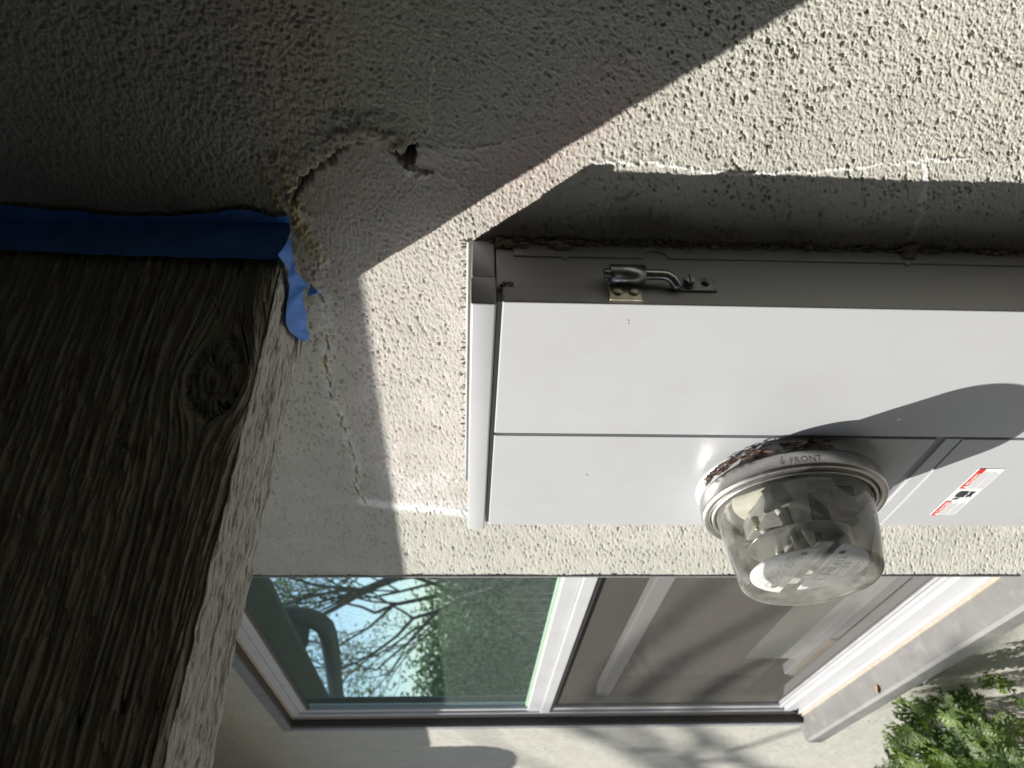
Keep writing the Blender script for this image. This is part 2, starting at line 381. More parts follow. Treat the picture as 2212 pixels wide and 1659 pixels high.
def stucco(X, Z, seed=3):
    """relief (metres, + towards the room-side i.e. into the wall) and colour at wall points"""
    U = X * S * 1000.0; V = Z * S * 1000.0                       # millimetres
    W1 = perlin(U / 9.0, V / 9.0, seed + 40) * 2.0; W2 = perlin(U / 9.0, V / 9.0, seed + 41) * 2.0
    w1 = fbm(U / 2.6, V / 2.6, seed + 42, 2); w2 = fbm(U / 2.6, V / 2.6, seed + 43, 2)
    lump = fbm((U + W1) / 4.2, (V + W2) / 4.2, seed, 2)
    lump2 = fbm(U / 2.1, V / 2.1, seed + 5, 2)
    fine = fbm(U / 1.1, V / 1.1, seed + 11, 2)
    broad = fbm(U / 90.0, V / 90.0, seed + 21, 3)
    zone = sst(-0.40, 0.40, fbm(U / 30.0, V / 30.0, seed + 25, 2))
    d1, r1 = cells((U + 1.3 * w1) / 4.4, (V + 1.3 * w2) / 4.4, seed)
    d2, r2 = cells((U + 0.8 * w2) / 2.3, (V + 0.8 * w1) / 2.3, seed + 1)
    keep1 = (r1 < 0.14 + 0.38 * zone); size1 = 0.16 + 0.26 * ((r1 * 7.31) % 1.0)
    pit1 = keep1 * sst(1.0, 0.55, d1 / size1)
    keep2 = (r2 < 0.30 + 0.25 * zone); pit2 = keep2 * sst(1.0, 0.5, d2 / 0.36)
    grain = sst(0.75, 0.1, d2)
    pit1 = pit1 * (1 - 0.62 * sst(-0.42, -0.12, Z) * sst(-0.95, -0.75, X))
    out = -0.0024 * pit1 - 0.0009 * pit2 + 0.00065 * grain + 0.00032 * lump + 0.00020 * lump2 + 0.00050 * fine + 0.0008 * broad
    # rounder, heavier dash high up, under the roof
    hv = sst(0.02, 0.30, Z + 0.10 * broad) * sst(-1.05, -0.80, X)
    d3, r3 = cells((U + 1.6 * w1) / 5.0, (V + 1.6 * w2) / 5.0, seed + 2)
    heavy = -0.0015 * (r3 < 0.62) * sst(1.0, 0.25, d3 / (0.34 + 0.22 * ((r3 * 5.7) % 1.0))) + 0.0009 * lump2 + 0.0007 * lump + 0.0005 * fine + 0.0004 * grain
    out = out * (1 - hv) + (heavy + 0.0010 * broad) * hv
    # trowelled repair
    wob = 0.018 * fbm(U / 14.0, V / 14.0, seed + 31, 3)
    pm = in_poly(X + wob, Z + wob, PATCH).astype(float)
    streak = fbm(U / 4.5, V / 1.9 + 0.25 * lump, seed + 33, 3)
    swirl = fbm((U + 3 * W1) / 2.2, (V + 3 * W2) / 6.0, seed + 36, 2)
    smooth_r = 0.00038 * streak + 0.00022 * swirl + 0.00055 * fine + 0.00055 * grain + 0.0002 * lump2 + 0.0008 * broad - 0.0009 * pit2 - 0.0009 * pit1 * (zone > 0.6)
    farp = sst(-0.95, -1.15, X) * 0.55                            # repair gets coarse again towards the window
    pk = pm * (1 - farp) * 0.9
    out = out * (1 - pk) + smooth_r * pk
    # colours
    base = np.array([0.430, 0.427, 0.386])
    tone = 1 + 0.05 * fbm(U / 40.0, V / 40.0, seed + 50, 3) + 0.05 * broad
    col = base[None, None, :] * tone[..., None]
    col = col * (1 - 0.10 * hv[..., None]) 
    pc = np.array([0.47, 0.425, 0.405])
    blot = sst(-0.1, 0.5, fbm(U / 30.0, V / 30.0, seed + 52, 4))
    k = (pm * (0.35 + 0.65 * blot) * 0.8)[..., None]
    col = col * (1 - k) + pc * tone[..., None] * k
    # pinkish bloom left of the shadow corner
    d, _ = line_dist(X, Z, [(-0.66, -0.20), (-0.76, -0.12), (-0.83, -0.02)])
    k = (np.exp(-(d / 0.05) ** 2) * 0.5)[..., None]; col = col * (1 - k) + np.array([0.52, 0.42, 0.40]) * k
    pw = 0.5 + 0.5 * fbm(U / 5.0, V / 5.0, seed + 60, 3)
    def chalk(pts, w, amt, c=(0.72, 0.72, 0.70), rz=0.0):
        nonlocal out, col
        d, p = line_dist(X + 0.006 * fbm(U / 11, V / 11, seed + 71, 2), Z + 0.006 * fbm(U / 11, V / 11, seed + 72, 2), pts)
        m = sst(w, w * 0.25, d * (0.7 + 0.9 * pw)) * amt * sst(0.15, 0.45, pw + 0.2)
        m = np.clip(m, 0, 1)[..., None]
        col = col * (1 - m) + np.array(c) * m
        out = out + rz * m[..., 0]
    chalk(CH2, 0.0042, 0.9, (0.74, 0.74, 0.73), 0.0007); chalk(CH3, 0.007, 0.85, (0.62, 0.63, 0.66), 0.0004); chalk(CHV, 0.0032, 0.8, (0.62, 0.61, 0.55), 0.0008)
    chalk(CH1, 0.035, 0.85, (0.74, 0.75, 0.76), 0.0006)
    for fpts in FANS: chalk(fpts, 0.004, 0.55, (0.55, 0.54, 0.52), 0.0010)
    # efflorescence round the long crack
    for cx, cz, rx, rz_, a in ((-1.40, 0.21, 0.20, 0.022, 0.5), (-1.72, 0.20, 0.14, 0.03, 0.6), (-1.85, 0.14, 0.09, 0.05, 0.7), (-1.80, 0.06, 0.07, 0.04, 0.5), (-1.42, 0.09, 0.10, 0.05, 0.28), (-1.93, 0.10, 0.03, 0.14, 0.8), (-0.80, 0.09, 0.03, 0.03, 0.35), (-0.775, 0.03, 0.03, 0.05, 0.3), (-1.2, 0.20, 0.1, 0.02, 0.4), (-1.0, -0.03, 0.2, 0.012, 0.4)):
        e = np.exp(-(((X - cx) / rx) ** 2 + ((Z - cz) / rz_) ** 2)) * a * sst(0.25, 0.75, pw)
        col = col * (1 - e[..., None]) + np.array([0.72, 0.72, 0.73]) * e[..., None]
    # yellowed old caulk
    for pts, w, h in ((YC1, 0.014, 0.0030), (YC2, 0.010, 0.0024)):
        d, p = line_dist(X + 0.007 * fbm(U / 8, V / 8, seed + 81, 2), Z + 0.007 * fbm(U / 8, V / 8, seed + 82, 2), pts)
        wv = w * (0.45 + 0.8 * p)
        m = sst(1.0, 0.35, d / wv) * sst(-0.55, 0.1, fbm(U / 6, V / 6, seed + 83, 2) + 0.35)
        out = out + h * m * (0.6 + 0.6 * fbm(U / 3, V / 3, seed + 84, 2))
        kk = (m * 0.75)[..., None]; col = col * (1 - kk) + np.array([0.42, 0.37, 0.20]) * kk
    # crack with crumbled yellow filler
    d, p = line_dist(X + 0.006 * fbm(U / 12, V / 12, seed + 91, 3), Z + 0.006 * fbm(U / 12, V / 12, seed + 92, 3), CRACK)
    halo = np.exp(-(d / 0.014) ** 2) * sst(0.0, 0.5, pw)
    out = out + 0.0013 * halo; col = col * (1 - 0.5 * halo[..., None]) + np.array([0.66, 0.66, 0.64]) * 0.5 * halo[..., None]
    ck = sst(0.0026, 0.0008, d) * sst(-0.2, 0.4, fbm(U / 20, V / 20, seed + 95, 2) + 0.3)
    out = out - 0.003 * ck; col = col * (1 - 0.6 * ck[..., None])
    ylw = np.exp(-(d / 0.010) ** 2) * sst(0.05, 0.35, fbm(U / 26, V / 26, seed + 97, 1)) * sst(0.3, 0.6, pw)
    col = col * (1 - 0.8 * ylw[..., None]) + np.array([0.55, 0.47, 0.27]) * 0.8 * ylw[..., None]; out = out + 0.0015 * ylw
    # lifted ledge above the repair
    wx = 0.006 * fbm(U / 7, V / 7, seed + 101, 3); wz = 0.006 * fbm(U / 7, V / 7, seed + 102, 3)
    d, p = line_dist(X + wx, Z + wz, LEDGE)
    # outer side = towards larger x or larger z than the line's centre
    side = np.hypot(X + wx + 0.855, Z + wz - 0.165) 
    dd, _ = line_dist(np.array([0.0]), np.array([0.0]), LEDGE)
    outer = (~in_poly(X + wx, Z + wz, LEDGE + [(-0.83, 0.10), (-0.90, 0.15), (-0.90, 0.27)])).astype(float)
    near_ = (np.exp(-(d / 0.034) ** 2) * (X < -0.70)) * sst(0.0, 0.02, Z - 0.085)
    out = out + near_ * (outer * 0.0046 - (1 - outer) * 0.0016)
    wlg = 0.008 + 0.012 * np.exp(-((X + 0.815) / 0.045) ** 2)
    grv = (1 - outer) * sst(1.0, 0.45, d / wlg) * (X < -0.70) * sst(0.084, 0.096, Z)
    out = out - 0.0085 * grv; col = col * (1 - 0.80 * grv[..., None])  # shade under the ledge painted into the groove's colour
    flp = outer * sst(0.028, 0.020, d) * sst(-0.79, -0.765, X) * sst(0.095, 0.11, Z) * sst(0.225, 0.20, Z)
    out = out + 0.0012 * flp; col = col * (1 - 0.45 * flp[..., None]) + np.array([0.58, 0.56, 0.48]) * 0.45 * flp[..., None]
    rim = outer * sst(0.010, 0.002, d) * sst(0.085, 0.1, Z) 
    col = col * (1 - 0.55 * rim[..., None]) + np.array([0.56, 0.53, 0.42]) * 0.55 * rim[..., None]
    # hole and the chipped plaster below it
    hm = in_poly(X + wx * 0.8, Z + wz * 0.8, HOLE).astype(float)
    dh = np.hypot((X + 0.770), (Z - 0.100))
    out = out + 0.0028 * np.exp(-(dh / 0.026) ** 2) * (1 - hm)
    cm = in_poly(X + wx, Z + wz, CHIP).astype(float)
    out = out + cm * 0.0035 * (0.6 + fbm(U / 6, V / 6, seed + 111, 2)); col = col * (1 - 0.5 * cm[..., None]) + np.array([0.62, 0.60, 0.56]) * 0.5 * cm[..., None]
    out = np.where(hm > 0, -0.016, out)
    col = np.where(hm[..., None] > 0, np.array([0.07, 0.055, 0.04]), col)
    return out, np.clip(col, 0.01, 0.85)

def img_y(x):      # how steeply the wall recedes, used only to space the mesh rows
    v = -0.58873605 * x - 0.80822323; w = -0.80661851 * x + 0.58845107
    return v / w
def cols_between(x0, x1, n):
    xs = np.linspace(x0, x1, 4000); ys = np.array([img_y(a) for a in xs])
    return np.interp(np.linspace(ys[0], ys[-1], n), ys, xs)

wall = empty('stucco_wall', P3(-2, 0, -EYE / S), 'cream grey textured stucco house wall with cracked plaster repair and chalky white crack lines', 'wall')
WX0, WX1, WZT, WZB = -2.43, -4.505, 0.922, -1.93          # window opening
def wall_patch(name, x0, x1, nx, nz, ztop, zbot, seed=3, amp=1.0):
    xs = cols_between(x0, x1, nx)[:, None]; t = np.linspace(0, 1, nz)[None, :]
    zt = np.array([ztop(a) for a in xs[:, 0]])[:, None]; zb = np.array([zbot(a) for a in xs[:, 0]])[:, None]
    Z = zt + (zb - zt) * t; X = xs + 0 * Z
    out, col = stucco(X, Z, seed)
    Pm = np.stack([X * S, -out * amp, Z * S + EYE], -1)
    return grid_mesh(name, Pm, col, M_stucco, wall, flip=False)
zt0 = lambda x: 0.62 + 0.266 * (-x - 0.25)
zb0 = lambda x: -0.72 - 0.578 * (-x - 0.25)
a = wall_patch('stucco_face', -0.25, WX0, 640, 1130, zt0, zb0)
wall_patch('stucco_above_window', WX0, WX1, 150, 110, lambda x: 1.75, lambda x: WZT, 3)
wall_patch('stucco_below_window', WX0, WX1, 230, 260, lambda x: WZB, lambda x: -EYE / S, 3)
wall_patch('stucco_beyond_window', WX1, -7.6, 220, 520, lambda x: 2.6, lambda x: -EYE / S, 3)

def flat_tint(o, c=(0.445, 0.43, 0.385)):
    me = o.data; at = me.attributes.new('tint', 'FLOAT_COLOR', 'POINT')
    at.data.foreach_set('color', np.tile(np.array([*c, 1.0], np.float32), len(me.vertices)))
# plain stretches of the same wall outside the picture, and the reveals round the opening
bm = bmesh.new()
def quad(pts): bm.faces.new([bm.verts.new(P3(*p)) for p in pts])
GZ = -EYE / S
quad([(8, 0, GZ), (-0.25, 0, GZ), (-0.25, 0, 4), (8, 0, 4)])
quad([(-0.25, 0, zt0(-0.25)), (WX0, 0, zt0(WX0)), (WX0, 0, 4), (-0.25, 0, 4)])
quad([(-0.25, 0, GZ), (WX0, 0, GZ), (WX0, 0, zb0(WX0)), (-0.25, 0, zb0(-0.25))])
quad([(WX0, 0, 1.75), (WX1, 0, 1.75), (WX1, 0, 4), (WX0, 0, 4)])
quad([(WX1, 0, 2.6), (-7.6, 0, 2.6), (-7.6, 0, 4), (WX1, 0, 4)])
quad([(-7.6, 0, GZ), (-40, 0, GZ), (-40, 0, 4), (-7.6, 0, 4)])
# reveals
e = 0.006
quad([(WX0, -e, WZB), (WX0, 0.30, WZB), (WX0, 0.30, WZT), (WX0, -e, WZT)])
quad([(WX1, 0.002, WZB), (WX1, 0.30, WZB), (WX1, 0.30, WZT), (WX1, 0.002, WZT)])
quad([(WX0, 0.002, WZT), (WX1, 0.002, WZT), (WX1, 0.30, WZT), (WX0, 0.30, WZT)])
o = bm_obj('wall_core', bm, M_stucco, wall); flat_tint(o)
# cavity behind the hole
# stop bead round the window opening
box('plaster_bead', WX0 + 0.012, WX1 - 0.055, -0.006, 0.004, WZT, WZT + 0.048, M_bead, wall, 0.002)
box('plaster_bead', WX1, WX1 - 0.055, -0.006, 0.004, WZB - 0.02, WZT - 0.002, M_bead, wall, 0.002)
# near jamb: thin lip of plaster and black gap
box('plaster_bead', WX0 - 0.012, WX0 + 0.001, -0.004, 0.02, WZB, WZT, M_bead, wall, 0.001)

# ------------------------------------------------------------------ window
win = empty('window', P3(-3.5, 0.05, WZB), 'white vinyl sash window with green tinted upper pane and grey insect screen below', 'window')
FY = 0.045
x0, x1 = WX0 - 0.004, WX1 + 0.004
fr = bmesh.new()
# outer frame: stepped tracks (head, far jamb, near jamb, bottom)
def ring_frame(bm, x0, x1, z0, z1, w, y0, y1, bev=0.004):
    add_box(bm, x0, x1, y0, y1, z1 - w, z1, bev); add_box(bm, x0, x1, y0, y1, z0, z0 + w, bev)
    add_box(bm, x1, x1 + w * 1.35, y0 + .001, y1 - .001, z0 + w, z1 - w, bev); add_box(bm, x0 - w, x0, y0 + .001, y1 - .001, z0 + w, z1 - w, bev)
box('reveal_shade_strip', x0, x1, 0.004, FY, WZT - 0.004, WZT - 0.0005, M_brown, win)  # dark strips hold the reveal's shade in their colour
box('reveal_shade_strip', x1, x1 + 0.004, 0.004, FY, WZB, WZT - 0.006, M_brown, win)
cb = bmesh.new(); add_box(cb, x0, x1, FY - 0.006, FY + 0.004, WZT - 0.016, WZT - 0.004, 0.003); add_box(cb, x1 + 0.004, x1 + 0.018, FY - 0.006, FY + 0.004, WZB, WZT - 0.018, 0.003)
bm_obj('caulk_line', cb, M_caulk, win)
ring_frame(fr, x0, x1 + 0.004, -1.80, WZT - 0.008, 0.045, FY, FY + 0.09)
ring_frame(fr, x0 - 0.03, x1 + 0.05, -1.76, WZT - 0.050, 0.040, FY + 0.012, FY + 0.088)
# far jamb tracks beside the screen
bm_obj('frame', fr, M_vinyl, win)
tr = bmesh.new()
for k, (dx, dy) in enumerate(((0.105, 0.018), (0.135, 0.010))):
    add_box(tr, x1 + dx, x1 + dx + 0.012, FY + dy - 0.004, FY + dy + 0.05, -1.70, -0.45, 0.002)
bm_obj('screen_track', tr, M_trim, win)
# sill tracks: several ridges running along the bottom
st = bmesh.new()
for z, h, y in ((-1.715, 0.03, FY + 0.035), (-1.76, 0.028, FY + 0.02), (-1.80, 0.026, FY + 0.004), (-1.838, 0.03, FY - 0.012)):
    add_box(st, x0, x1, y, FY + 0.09, z - h, z, 0.004)
bm_obj('bottom_track', st, M_vinyl, win)
box('weep_groove', x0, x1, FY + 0.012, FY + 0.05, -1.7905, -1.786, M_gasket, win)
# meeting rail between the panes
mr_ = bmesh.new(); add_box(mr_, x0 - 0.03, x1 + 0.085, FY + 0.004, FY + 0.06, -0.405, -0.338, 0.004); add_box(mr_, x0 - 0.03, x1 + 0.085, FY - 0.008, FY + 0.05, -0.455, -0.405, 0.004)
bm_obj('meeting_rail', mr_, M_vinyl, win)
box('gasket', x0 - 0.03, x1 + 0.085, FY + 0.002, FY + 0.03, -0.472, -0.457, M_gasket, win)
# glass
def pane(name, xa, xb, za, zb, y, m, parent):
    b_ = bmesh.new(); b_.faces.new([b_.verts.new(P3(*p)) for p in ((xa, y, za), (xb, y, za), (xb, y, zb), (xa, y, zb))])
    return bm_obj(name, b_, m, parent)
pane('upper_pane', x0 - 0.03, x1 + 0.09, -0.34, 0.835, FY + 0.03, M_pane, win)
box('glazing_bead', x0 - 0.03, x1 + 0.10, FY + 0.022, FY + 0.04, 0.818, 0.836, M_brown, win)
gb = box('glazing_bead', x0 - 0.03, x1 + 0.10, FY + 0.022, FY + 0.034, -0.339, -0.327, paint('pale_green_bead', (0.35, 0.45, 0.33), 0.4), win)
sc = pane('insect_screen', x0 - 0.02, x1 + 0.11, -1.70, -0.46, FY + 0.022, M_screen, win)
sf = bmesh.new(); add_box(sf, x1 + 0.095, x1 + 0.115, FY + 0.012, FY + 0.03, -1.70, -0.46, 0.003); add_box(sf, x0 - 0.02, x1 + 0.095, FY + 0.014, FY + 0.03, -1.712, -1.695, 0.003)
bm_obj('screen_frame', sf, M_trim, win)
# raised lower sash seen through the screen
sash = bmesh.new()
add_box(sash, x0 - 0.03, x1 + 0.10, 0.105, 0.15, -0.775, -0.70, 0.006)
bm_obj('sash_rail', sash, M_vinyl, win)
pane('lower_pane', x0 - 0.03, x1 + 0.10, -1.52, -0.77, 0.125, M_sashglass, win)
lr = bmesh.new(); add_box(lr, x0 - 0.03, x1 + 0.55, 0.10, 0.15, -1.66, -1.60, 0.006)
bm_obj('sash_rail', lr, M_vinyl, win)
box('latch_strip', x1 + 0.55, x1 + 1.1, 0.095, 0.10, -1.655, -1.625, M_caulk, win)
box('lift_panel', x0 - 0.03, x1 + 0.72, 0.13, 0.14, -1.60, -1.36, paint('pale_inner_panel', (0.62, 0.64, 0.62), 0.5), win)
# protruding sill
sl = bmesh.new()
prof = [(0.035, -1.866), (-0.080, -1.893), (-0.092, -1.905), (-0.094, -1.975), (-0.086, -1.985), (0.035, -1.985)]
xs_ = [x0 + 0.12, x0 - 0.5, x0 - 1.2, x1 - 0.02, x1 - 0.075, x1 - 0.10]
rows = []
for i, xx in enumerate(xs_):
    kx = 0.0 if i < 5 else 0.02
    rows.append([sl.verts.new(P3(xx, min(y + kx, 0.034), z + (kx * (0.5 if z < -1.93 else -0.5)))) for y, z in prof])
for A_, B_ in zip(rows[:-1], rows[1:]):
    for k in range(len(prof) - 1):
        f_ = sl.faces.new((A_[k], A_[k + 1], B_[k + 1], B_[k])); f_.smooth = False
sl.faces.new(rows[0][::-1]); sl.faces.new(rows[-1])
bm_obj('sill', sl, M_sill, win)
cb = bmesh.new(); add_box(cb, x0, x1, FY - 0.022, FY - 0.010, -1.872, -1.858, 0.003); bm_obj('caulk_line', cb, M_caulk, win)
# dim room behind
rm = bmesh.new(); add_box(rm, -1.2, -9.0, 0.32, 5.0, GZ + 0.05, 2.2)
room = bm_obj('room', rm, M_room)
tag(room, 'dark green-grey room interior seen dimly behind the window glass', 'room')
# open the room's wall behind the window
b2 = bmesh.new(); b2.from_mesh(room.data)
for f_ in list(b2.faces):
    if f_.normal.y < -0.9: b2.faces.remove(f_)
b2.to_mesh(room.data); b2.free()
# curtain inside
cu = bmesh.new(); prev = None
for k in range(81):
    xx = -2.3 - 2.6 * k / 80; yy = 0.75 + 0.05 * math.sin(k * 0.9) + 0.02 * math.sin(k * 2.3)
    pr = (cu.verts.new(P3(xx, yy, -2.4)), cu.verts.new(P3(xx, yy, 1.3)))
    if prev: cu.faces.new((prev[0], pr[0], pr[1], prev[1]))
    prev = pr
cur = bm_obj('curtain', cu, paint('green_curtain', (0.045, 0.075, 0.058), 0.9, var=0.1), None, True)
tag(cur, 'dull green curtain hanging inside behind the window', 'curtain')
# dried leaf on the sill
def leaf_scrap(bm, c, r, rng, n=6):
    vs = [bm.verts.new(Vector(c) + Vector((r * math.cos(a_) * rng.uniform(.5, 1.1), r * math.sin(a_) * rng.uniform(.5, 1.1), rng.uniform(0, r * 0.5)))) for a_ in [2 * math.pi * k / n for k in range(n)]]
    bm.faces.new(vs)
lb = bmesh.new(); leaf_scrap(lb, P3(-3.62, -0.060, -1.887), 0.013, rnd)
tag(bm_obj('dry_leaf', lb, M_tan), 'small tan dry leaf scrap lying on the grey window sill', 'leaf')

# ------------------------------------------------------------------ roof and rafter
roof = empty('porch_roof', P3(0, 0, 1.3), 'brown boarded eave and porch roof over the wall, mirrored in the window, with added unseen shade walls', 'roof')
RZ = 1.29; EV = 0.885
bm = bmesh.new()
sec = [(0.0, 2.05), (-EV + 0.052, RZ + 0.002), (-EV + 0.052, RZ + 0.20), (0.0, 2.25)]
ra = [bm.verts.new(P3(-60, y, z)) for y, z in sec]; rb2 = [bm.verts.new(P3(-1.0, y, z)) for y, z in sec]
for k in range(4): bm.faces.new((ra[k], rb2[k], rb2[(k + 1) % 4], ra[(k + 1) % 4]))
bm.faces.new(ra[::-1]); bm.faces.new(rb2)
bm_obj('sloping_eave', bm, M_soffit, roof)
box('fascia', -60, -1.0, -EV + 0.05, -EV, RZ - 0.0, RZ + 0.36, M_soffit, roof)
box('roof_deck', -0.998, 8, 0, -9.0, RZ + 0.001, RZ + 0.16, M_soffit, roof)  # deck widened out of view to darken the near wall
bx, dxx, dzz = -0.9315, 0.1426, 0.0684
# unseen walls added beside and behind the camera to block light
box('end_light_block', 1.0, 1.2, 0.0, -9.0, GZ, RZ, M_lightblock, roof)
box('side_light_block', -1.45, 0.999, -2.1, -2.3, GZ, RZ, M_lightblock, roof)
beam = empty('rafter_beam', P3(-1.0, -0.4, 0.3), 'heavy weathered wooden rafter with cracked grey-brown paint and a big knot, jutting from the wall', 'beam')
L, H = 2.3, 0.60
KA, KB, KR = 0.287, 0.056, 0.040      # knot: along, height, radius
def wood(A, B, seed, knot=True):
    """A along the length, B across; both wall units -> relief (m) and colour"""
    if knot:
        dx_ = (A - KA) * 0.62; dy_ = B - KB
        r2 = dx_ ** 2 + dy_ ** 2
        r = np.sqrt(r2)
        q = np.where(r > KR, dy_ * (1 - KR * KR / np.maximum(r2, 1e-9)), 0.0) + KB
    else:
        q = B; r = np.full(A.shape, 9.0)
    w = 0.0032 * perlin(A * 1.8, q * 7.0, seed) + 0.0012 * perlin(A * 9, q * 30, seed + 1)
    q2 = q + w
    g1 = perlin(A * 3.2, q2 * 120.0, seed + 2)
    g2 = perlin(A * 7.0, q2 * 260.0, seed + 3)
    g3 = perlin(A * 22.0, q2 * 330.0, seed + 4)
    low = fbm(A * 5, q2 * 14, seed + 5, 2)
    ridge = 1 - np.abs(g1)
    flake = sst(-0.05, 0.10, fbm(A * 12, q2 * 75, seed + 6, 3))
    out = 0.0017 * sst(0.15, 0.8, 0.5 + g1) + 0.0012 * g2 + 0.0008 * g3 + 0.0005 * perlin(A * 45, q2 * 420, seed + 30) + 0.0012 * low + 0.0015 * flake
    cr = perlin(A * 1.7, q2 * 42.0, seed + 8)
    crack = sst(0.040, 0.0, np.abs(cr)) * sst(-0.05, 0.2, perlin(A * 2.2, q2 * 20, seed + 9) + 0.12)
    out = out - 0.0085 * crack
    col = np.array([0.262, 0.262, 0.215])[None, None, :] * (1 + 0.08 * g1 + 0.06 * low)[..., None]
    pal = (sst(0.25, 0.6, g1 + 0.3 * g3) * 0.12)[..., None]; col = col * (1 - pal) + np.array([0.34, 0.31, 0.24]) * pal
    col = col * (1 - 0.8 * crack[..., None])
    bare = sst(0.42, 0.62, fbm(A * 9, q2 * 34, seed + 12, 3))[..., None] * 0.35
    col = col * (1 - bare) + np.array([0.12, 0.055, 0.03]) * bare
    if knot:
        ink = sst(KR * 1.25, KR * 0.9, r); th = np.arctan2(dy_, dx_)
        rr = r / KR
        kn = perlin(rr * 6 + 0.5 * perlin(dx_ * 30, dy_ * 30, seed + 20), 0.6 * np.cos(th) + 3, seed + 21)
        rad = sst(0.06, 0.0, np.abs(perlin(3 * np.cos(th) + 9, 3 * np.sin(th) + 0.7 * rr, seed + 22))) * sst(0.2, 0.5, rr) * sst(0, .3, perlin(dx_ * 45, dy_ * 45, seed + 25) + .15)
        kf = fbm(A * 34, B * 60, seed + 23, 4)
        ko = 0.0015 * kn - 0.0040 * rad + 0.0022 * kf - 0.0016 * sst(0.75, 1.0, rr) * sst(1.3, 1.05, rr) + 0.0012
        out = out * (1 - ink) + ko * ink
        col = col * (1 - 0.35 * ink[..., None]) * (1 - 0.6 * (rad * ink)[..., None])
    return out, np.clip(col, 0.008, 0.7)

# near (camera-side) face
nl, nh = 560, 400
tl = np.concatenate([np.linspace(0.0, 1.15, nl), np.linspace(1.16, L, 60)])
A = tl[:, None] + 0 * np.ones((1, nh)); B = (np.linspace(0, 1, nh) ** 1.15 * H)[None, :] + 0 * A
out, col = wood(A, B, 11)
edge = 0.0018 * fbm(A * 12, B * 3, 77, 3)
# soften the lower arris
ar = np.clip(1 - B / 0.012, 0, 1)
Xb = bx - dxx * A + (out - 0.0045 * ar ** 2) / S
Zb = 0.3045 + dzz * A + B + edge * np.clip(1 - B / 0.03, 0, 1)
Pm = np.stack([Xb * S, -A * S, Zb * S + EYE], -1)
grid_mesh('near_face', Pm, col, M_wood, beam, flip=True)
# underside
BW = 0.2044
nw = 110
t2 = np.linspace(0, 1, nw)
A2 = tl[:, None] + 0 * t2[None, :]; B2 = t2[None, :] * BW + 0 * A2
out2, col2 = wood(A2 * 1.0, B2 + 3.0, 31, False)
pit = sst(0.22, 0.50, perlin(A2 * 30, B2 * 230, 55) + 0.5 * perlin(A2 * 9, B2 * 90, 56))
out2 = out2 * 0.30 - 0.0016 * pit + 0.0004 * fbm(A2 * 30, B2 * 260, 57, 2)
chk = 0.0006 * np.sin((A2 + B2 * 0.9) * 95) * sst(0.25, 0.45, A2)            # band-saw marks
col2 = col2 * 0.6 * (1 - 0.5 * pit[..., None]) + 0.27 * (1 - 0.62 * pit[..., None]) * (1 + 0.18 * fbm(A2 * 18, B2 * 200, 58, 3))[..., None]  # bounced light on the underside painted in as a paler tone
X2 = bx - dxx * A2 - B2
arr = np.clip(1 - B2 / 0.012, 0, 1); arr2 = np.clip(1 - (BW - B2) / 0.02, 0, 1)
wane = 0.007 * arr2 ** 2 + 0.002 * fbm(A2 * 10, B2 * 5, 91, 3) * np.clip(1 - (BW - B2) / 0.05, 0, 1)
Z2 = 0.3045 + dzz * A2 + edge[:, :1] - (out2 + chk) / S * np.clip(B2 / 0.004, 0, 1) + 0.004 * arr ** 2 * 0 + wane
X2[:, 0] = Xb[:, 0]; Z2[:, 0] = Zb[:, 0]
Pm2 = np.stack([X2 * S, -A2 * S, Z2 * S + EYE], -1)
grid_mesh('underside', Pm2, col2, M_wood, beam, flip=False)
# far face, top and end
bm = bmesh.new()
def bp(a_, u, h): return bm.verts.new(P3(bx - dxx * a_ - u, -a_, 0.3045 + dzz * a_ + h))
q = {}
for a_ in (0, L):
    for u in (0.0, BW):
        for h in (0.0, H):
            hh = h + (0.012 if (h == 0 and u > 0) else 0.0)
            q[(a_, u, h)] = bp(a_, u, hh)
bm.faces.new((q[(0, BW, 0)], q[(L, BW, 0)], q[(L, BW, H)], q[(0, BW, H)]))
bm.faces.new((q[(0, 0, H)], q[(L, 0, H)], q[(L, BW, H)], q[(0, BW, H)]))
bm.faces.new((q[(L, 0, 0)], q[(L, BW, 0)], q[(L, BW, H)], q[(L, 0, H)]))
o = bm_obj('hidden_faces', bm, M_wood, beam); flat_tint(o, (0.25, 0.23, 0.18))
# bare splintered wood at the underside corner by the wall
bm = bmesh.new()
sp = [(-0.02, -0.158), (-0.05, -0.176), (-0.085, -0.184), (-0.105, -0.184), (-0.08, -0.172), (-0.05, -0.156)]
bm.faces.new([bm.verts.new(P3(bx + dxx * yy - 0.0 + uu, yy - 0.03, 0.3045 - dzz * yy - 0.007)) for yy, uu in sp])
bm_obj('bare_splinter', bm, paint('bare_redwood', (0.16, 0.07, 0.03), 0.8, var=0.5, scale=90), beam)

# ------------------------------------------------------------------ blue masking tape
tape = empty('masking_tape', P3(-0.93, -0.04, 0.5), 'wrinkled blue painters tape run along the joint of rafter and wall, torn end hanging', 'tape')
n1, n2 = 220, 26
ts = np.linspace(0, 1, n1)[:, None] + np.zeros((1, n2)); us = np.linspace(0, 1, n2)[None, :] + np.zeros((n1, 1))
zz = 0.300 + 0.62 * ts
